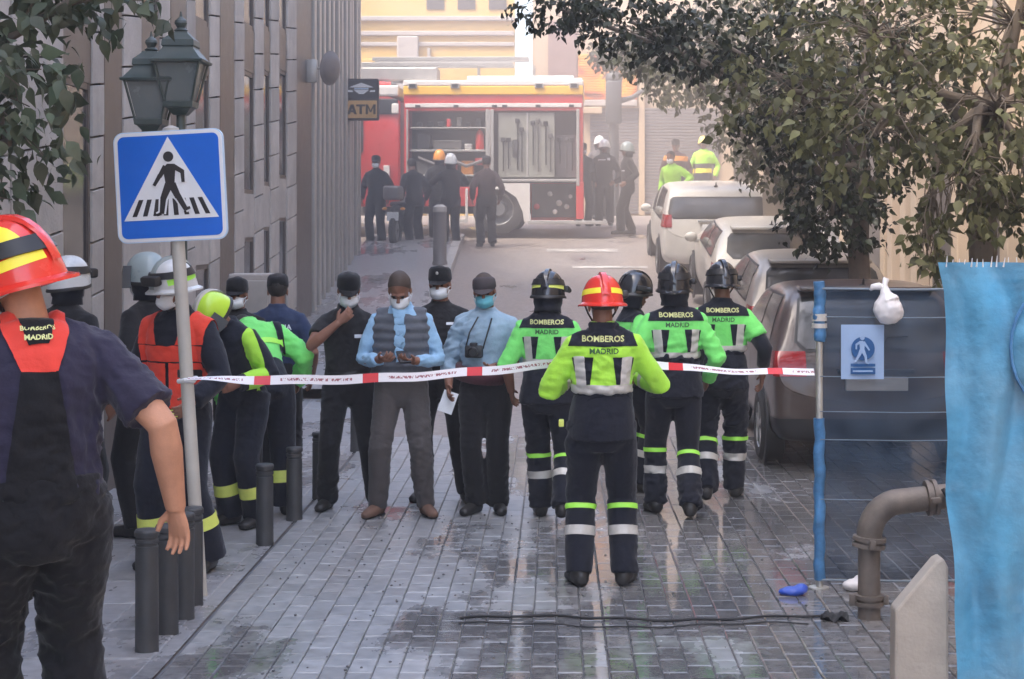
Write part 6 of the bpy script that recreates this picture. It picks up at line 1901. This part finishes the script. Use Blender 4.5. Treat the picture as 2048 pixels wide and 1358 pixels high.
def tree(name, label, loc, trunk_h, trunk_r, clumps, kind, mat, size, n_stuff, n_single, bark, seed, twigs=60, lean=(0, 0), group=None, droop=.6):
    """clumps: (cx, cy, cz, rx, ry, rz, weight) relative to the foot of the trunk"""
    r = np.random.default_rng(seed); rr = random.Random(seed)
    t = empty(name, loc); tag(t, label, 'tree', group)
    mb = MB()
    top = V(lean[0], lean[1], trunk_h)
    pts = [V(0, 0, -.1), V(lean[0] * .2, lean[1] * .2, trunk_h * .3) + V(.02, .01, 0), V(lean[0] * .6, lean[1] * .6, trunk_h * .65) + V(-.03, 0, 0), top]
    mb.tube([V(0, 0, -.1), V(0, 0, .12)] + pts[1:], [trunk_r * 1.35, trunk_r * 1.08, trunk_r, trunk_r * .92, trunk_r * .85], 16)
    me = mb.mesh(); smooth(me); wrinkle(me, trunk_r * .06, seed, 14); link('trunk', me, bark, t)
    lb = MB(); ends = []
    for c in clumps:
        cc = V(c[0], c[1], c[2])
        start = pts[2].lerp(top, rr.uniform(.2, 1))
        if cc.z < trunk_h: start = top
        mid = start.lerp(cc, .5) + V(rr.uniform(-.15, .15), rr.uniform(-.15, .15), .25)
        lb.tube([start, mid, cc], [trunk_r * .45, trunk_r * .3, .02], 8)
        ends.append((start, mid, cc, c))
    for i in range(twigs):
        s_, m_, c_, c = rr.choice(ends)
        p0 = m_.lerp(c_, rr.uniform(.1, 1))
        u = Vector(r.normal(size=3)); u.normalize(); u.z = u.z * .6 - .2
        p2 = V(c[0] + u.x * c[3] * .9, c[1] + u.y * c[4] * .9, c[2] + u.z * c[5] * .9)
        m2 = p0.lerp(p2, .5) + V(rr.uniform(-.1, .1), rr.uniform(-.1, .1), rr.uniform(0, .18))
        lb.tube([p0, p0.lerp(m2, .6) + V(0, 0, .03), m2, p2], [.010, .007, .005, .003], 5)
    limb = lb.build('limb', bark, t, 60)
    # leaves in small sprays
    W = np.array([c[6] for c in clumps]); W = W / W.sum()
    def spray(n):
        P, Dv, S = [], [], []
        while len(P) < n:
            c = clumps[r.choice(len(clumps), p=W)]
            u = r.normal(size=3); u /= np.linalg.norm(u); rad = r.uniform(.25, 1.0) ** .55
            p = np.array([c[0] + u[0] * c[3] * rad, c[1] + u[1] * c[4] * rad, c[2] + u[2] * c[5] * rad])
            k = int(r.integers(4, 9)); ax = u * .6 + np.array([r.normal() * .5, r.normal() * .5, -droop * .6]); ax /= np.linalg.norm(ax)
            ln = size * 2.0
            for j in range(k):
                q = p + ax * ln * (j / k) + r.normal(size=3) * size * .22
                d = ax * .5 + r.normal(size=3) * .75 + np.array([0, 0, -droop])
                P.append(q); Dv.append(rot_for(d, r.normal() * .6, r)); S.append(size * r.uniform(.5, 1.25))
        return P, Dv, S
    P, Dv, S = spray(n_stuff + n_single)
    P = np.array(P)
    world = P + np.array(loc)
    # the leaves that show largest: nearest the street camera and inside the view
    dist = world[:, 1].copy()
    px = world[:, 0] / world[:, 1] * 3425 + 1110; py = 458 - (world[:, 2] - 2.06) / world[:, 1] * 3425
    vis = (px > -60) & (px < 2100) & (py > -60) & (py < 1300)
    order = np.lexsort((dist, ~vis))
    single = set(order[:n_single].tolist()) if n_single else set()
    if n_single:
        meshes = [leaf_me(kind, q, mat) for q in range(5)]
        for i in single:
            o = bpy.data.objects.new('leaf', meshes[i % 5]); COL.objects.link(o); o.parent = t
            m3 = Matrix([list(row) for row in Dv[i]]).to_4x4()
            o.matrix_local = Matrix.Translation(Vector(P[i])) @ m3 @ Matrix.Scale(S[i], 4)
    rest = [i for i in range(len(P)) if i not in single]
    stuff_leaves('crown', P[rest], [Dv[i] for i in rest], [S[i] for i in rest], kind, mat, t)
    return t

G = 'street trees in the parking lane'
# near right tree (trunk at the blue net)
tree('street_tree', 'nearest right-hand street tree with big drooping dusty leaves above the blue netting', (3.30, 13.1, zg(13.1)), 3.0, .115,
     [(-.1, -.7, 3.0, .8, .7, .55, 1.2), (-.95, -.5, 2.75, .55, .6, .40, .8), (-.35, -.9, 2.35, .40, .45, .32, .7), (.25, -.6, 2.45, .5, .5, .45, .8), (.75, -.6, 2.55, .45, .5, .5, .9), (-1.5, .3, 3.15, .6, .6, .4, .6), (.3, .1, 3.7, 1.2, 1.0, .6, 1.2), (-.9, .1, 3.6, .8, .8, .5, .8), (-.62, -.8, 1.95, .10, .15, .25, .16), (.32, -.9, 2.05, .12, .2, .25, .14), (.3, 0, 4.9, 1.5, 1.4, .8, 1.0)],
     'broad', m_leaf_near, .094, 4700, 300, m_bark2, 21, 300, group=G)
# dark clump tree behind car one
tree('street_tree', 'dark leafy street tree hanging low over the nearest parked car', (3.35, 18.75, zg(18.75)), 2.6, .125,
     [(-.35, -.2, 2.05, .55, .5, .45, 1.1), (-.2, 0, 2.7, .8, .7, .5, 1), (-.75, .0, 3.2, .65, .8, .6, 1), (.5, 0, 3.3, .9, .8, .6, 1), (-.3, .1, 3.9, 1.2, 1, .6, 1), (0, .3, 4.9, 1.7, 1.5, .9, 1), (-1.6, .1, 4.0, .9, .8, .42, 1.1), (-2.5, .2, 4.2, .8, .8, .30, .9), (-3.3, .3, 4.36, .55, .6, .20, .4)],
     'broad', m_leaf_shaded, .095, 8800, 0, m_bark, 22, 60, group=G)
tree('street_tree', 'street tree with a slim trunk between the silver-beige and cream cars', (3.25, 22.85, zg(22.85)), 2.5, .105,
     [(-.3, -.1, 2.5, .55, .6, .42, .8), (-.45, 0, 3.4, .9, .8, .55, 1), (.2, .2, 3.1, 1, .8, .6, 1), (-.1, .2, 4.1, 1.5, 1.2, .6, 1.4), (-1.7, .3, 3.95, .9, 1, .36, .8), (.3, .1, 2.1, .6, .5, .4, .6)],
     'broad', m_leaf_mid, .10, 5200, 0, m_bark2, 23, 60, group=G)
tree('street_tree', 'street tree with the thick pale trunk standing in front of the white van', (3.52, 27.3, zg(27.3)), 2.3, .20,
     [(-1.5, .1, 3.35, .60, .7, .42, 1.0), (-1.9, .2, 3.7, .55, .6, .40, .5), (-.5, 0, 2.6, .7, .7, .5, .6), (.3, .2, 3.0, .8, .8, .7, .8)],
     'broad', m_leaf_sunlit, .10, 3000, 0, m_bark2, 24, 40, group=G)
tree('street_tree', 'furthest street tree with a soft hazy crown above the orange shutter', (3.6, 33.0, zg(33)), 3.0, .16,
     [(-2.2, -1.0, 3.55, .75, .8, .36, 1.2), (-1.2, -.5, 3.7, .9, .9, .6, 1), (.2, 0, 4.3, 1.4, 1.2, .8, 1)],
     'broad', m_leaf_mid, .11, 3400, 0, m_bark, 25, 30, group=G)
# left tree in the foreground
tree('pavement_tree', 'leafy grey-green tree at the left edge in front of the stone building', (-3.05, 8.0, zg(8)), 2.2, .09,
     [(.42, .0, 2.78, .30, .3, .24, 1.3), (.52, -.05, 2.46, .22, .3, .14, .8), (.32, .0, 2.2, .22, .25, .14, .7), (.35, .2, 3.25, .4, .4, .2, .7), (.80, .3, 3.22, .38, .3, .12, .8), (-.2, .0, 3.0, .5, .5, .6, .8), (.2, .2, 4.0, 1.0, .9, .6, 1.4)],
     'broad', m_leaf_left, .105, 1250, 300, m_bark, 26, 46)

# ------------------------------------------------------------------ dusty air
hz = MB(); hz.box(-222, 222, -222, 222, -1.5, 13.5)
me = hz.mesh('haze'); haze = link('haze', me); haze['kind'] = 'stuff'
hm = bpy.data.materials.new('dusty_haze'); hm.use_nodes = True
nt = hm.node_tree
for n in list(nt.nodes):
    if n.type != 'OUTPUT_MATERIAL': nt.nodes.remove(n)
pvn = nt.nodes.new('ShaderNodeVolumePrincipled'); pvn.inputs['Color'].default_value = (.97, .87, .82, 1); pvn.inputs['Density'].default_value = .0042; pvn.inputs['Anisotropy'].default_value = .2
nt.links.new(pvn.outputs[0], [n for n in nt.nodes if n.type == 'OUTPUT_MATERIAL'][0].inputs['Volume'])
me.materials.append(hm)
tag(haze, 'pale dust haze hanging in the street', 'haze')
dc = MB(); dc.box(-21, 21, 21, 37, -.9, 12.5)
me = dc.mesh('dust_cloud'); dust = link('dust_cloud', me); dust['kind'] = 'stuff'
dm = bpy.data.materials.new('settling_dust'); dm.use_nodes = True
nt = dm.node_tree
for n in list(nt.nodes):
    if n.type != 'OUTPUT_MATERIAL': nt.nodes.remove(n)
pvn = nt.nodes.new('ShaderNodeVolumePrincipled'); pvn.inputs['Color'].default_value = (.88, .76, .70, 1); pvn.inputs['Density'].default_value = .044; pvn.inputs['Anisotropy'].default_value = .0
nt.links.new(pvn.outputs[0], [n for n in nt.nodes if n.type == 'OUTPUT_MATERIAL'][0].inputs['Volume'])
me.materials.append(dm)
tag(dust, 'warm dust cloud settling over the junction round the fire engine', 'dust')
bpy.data.scenes.remove(TMP)
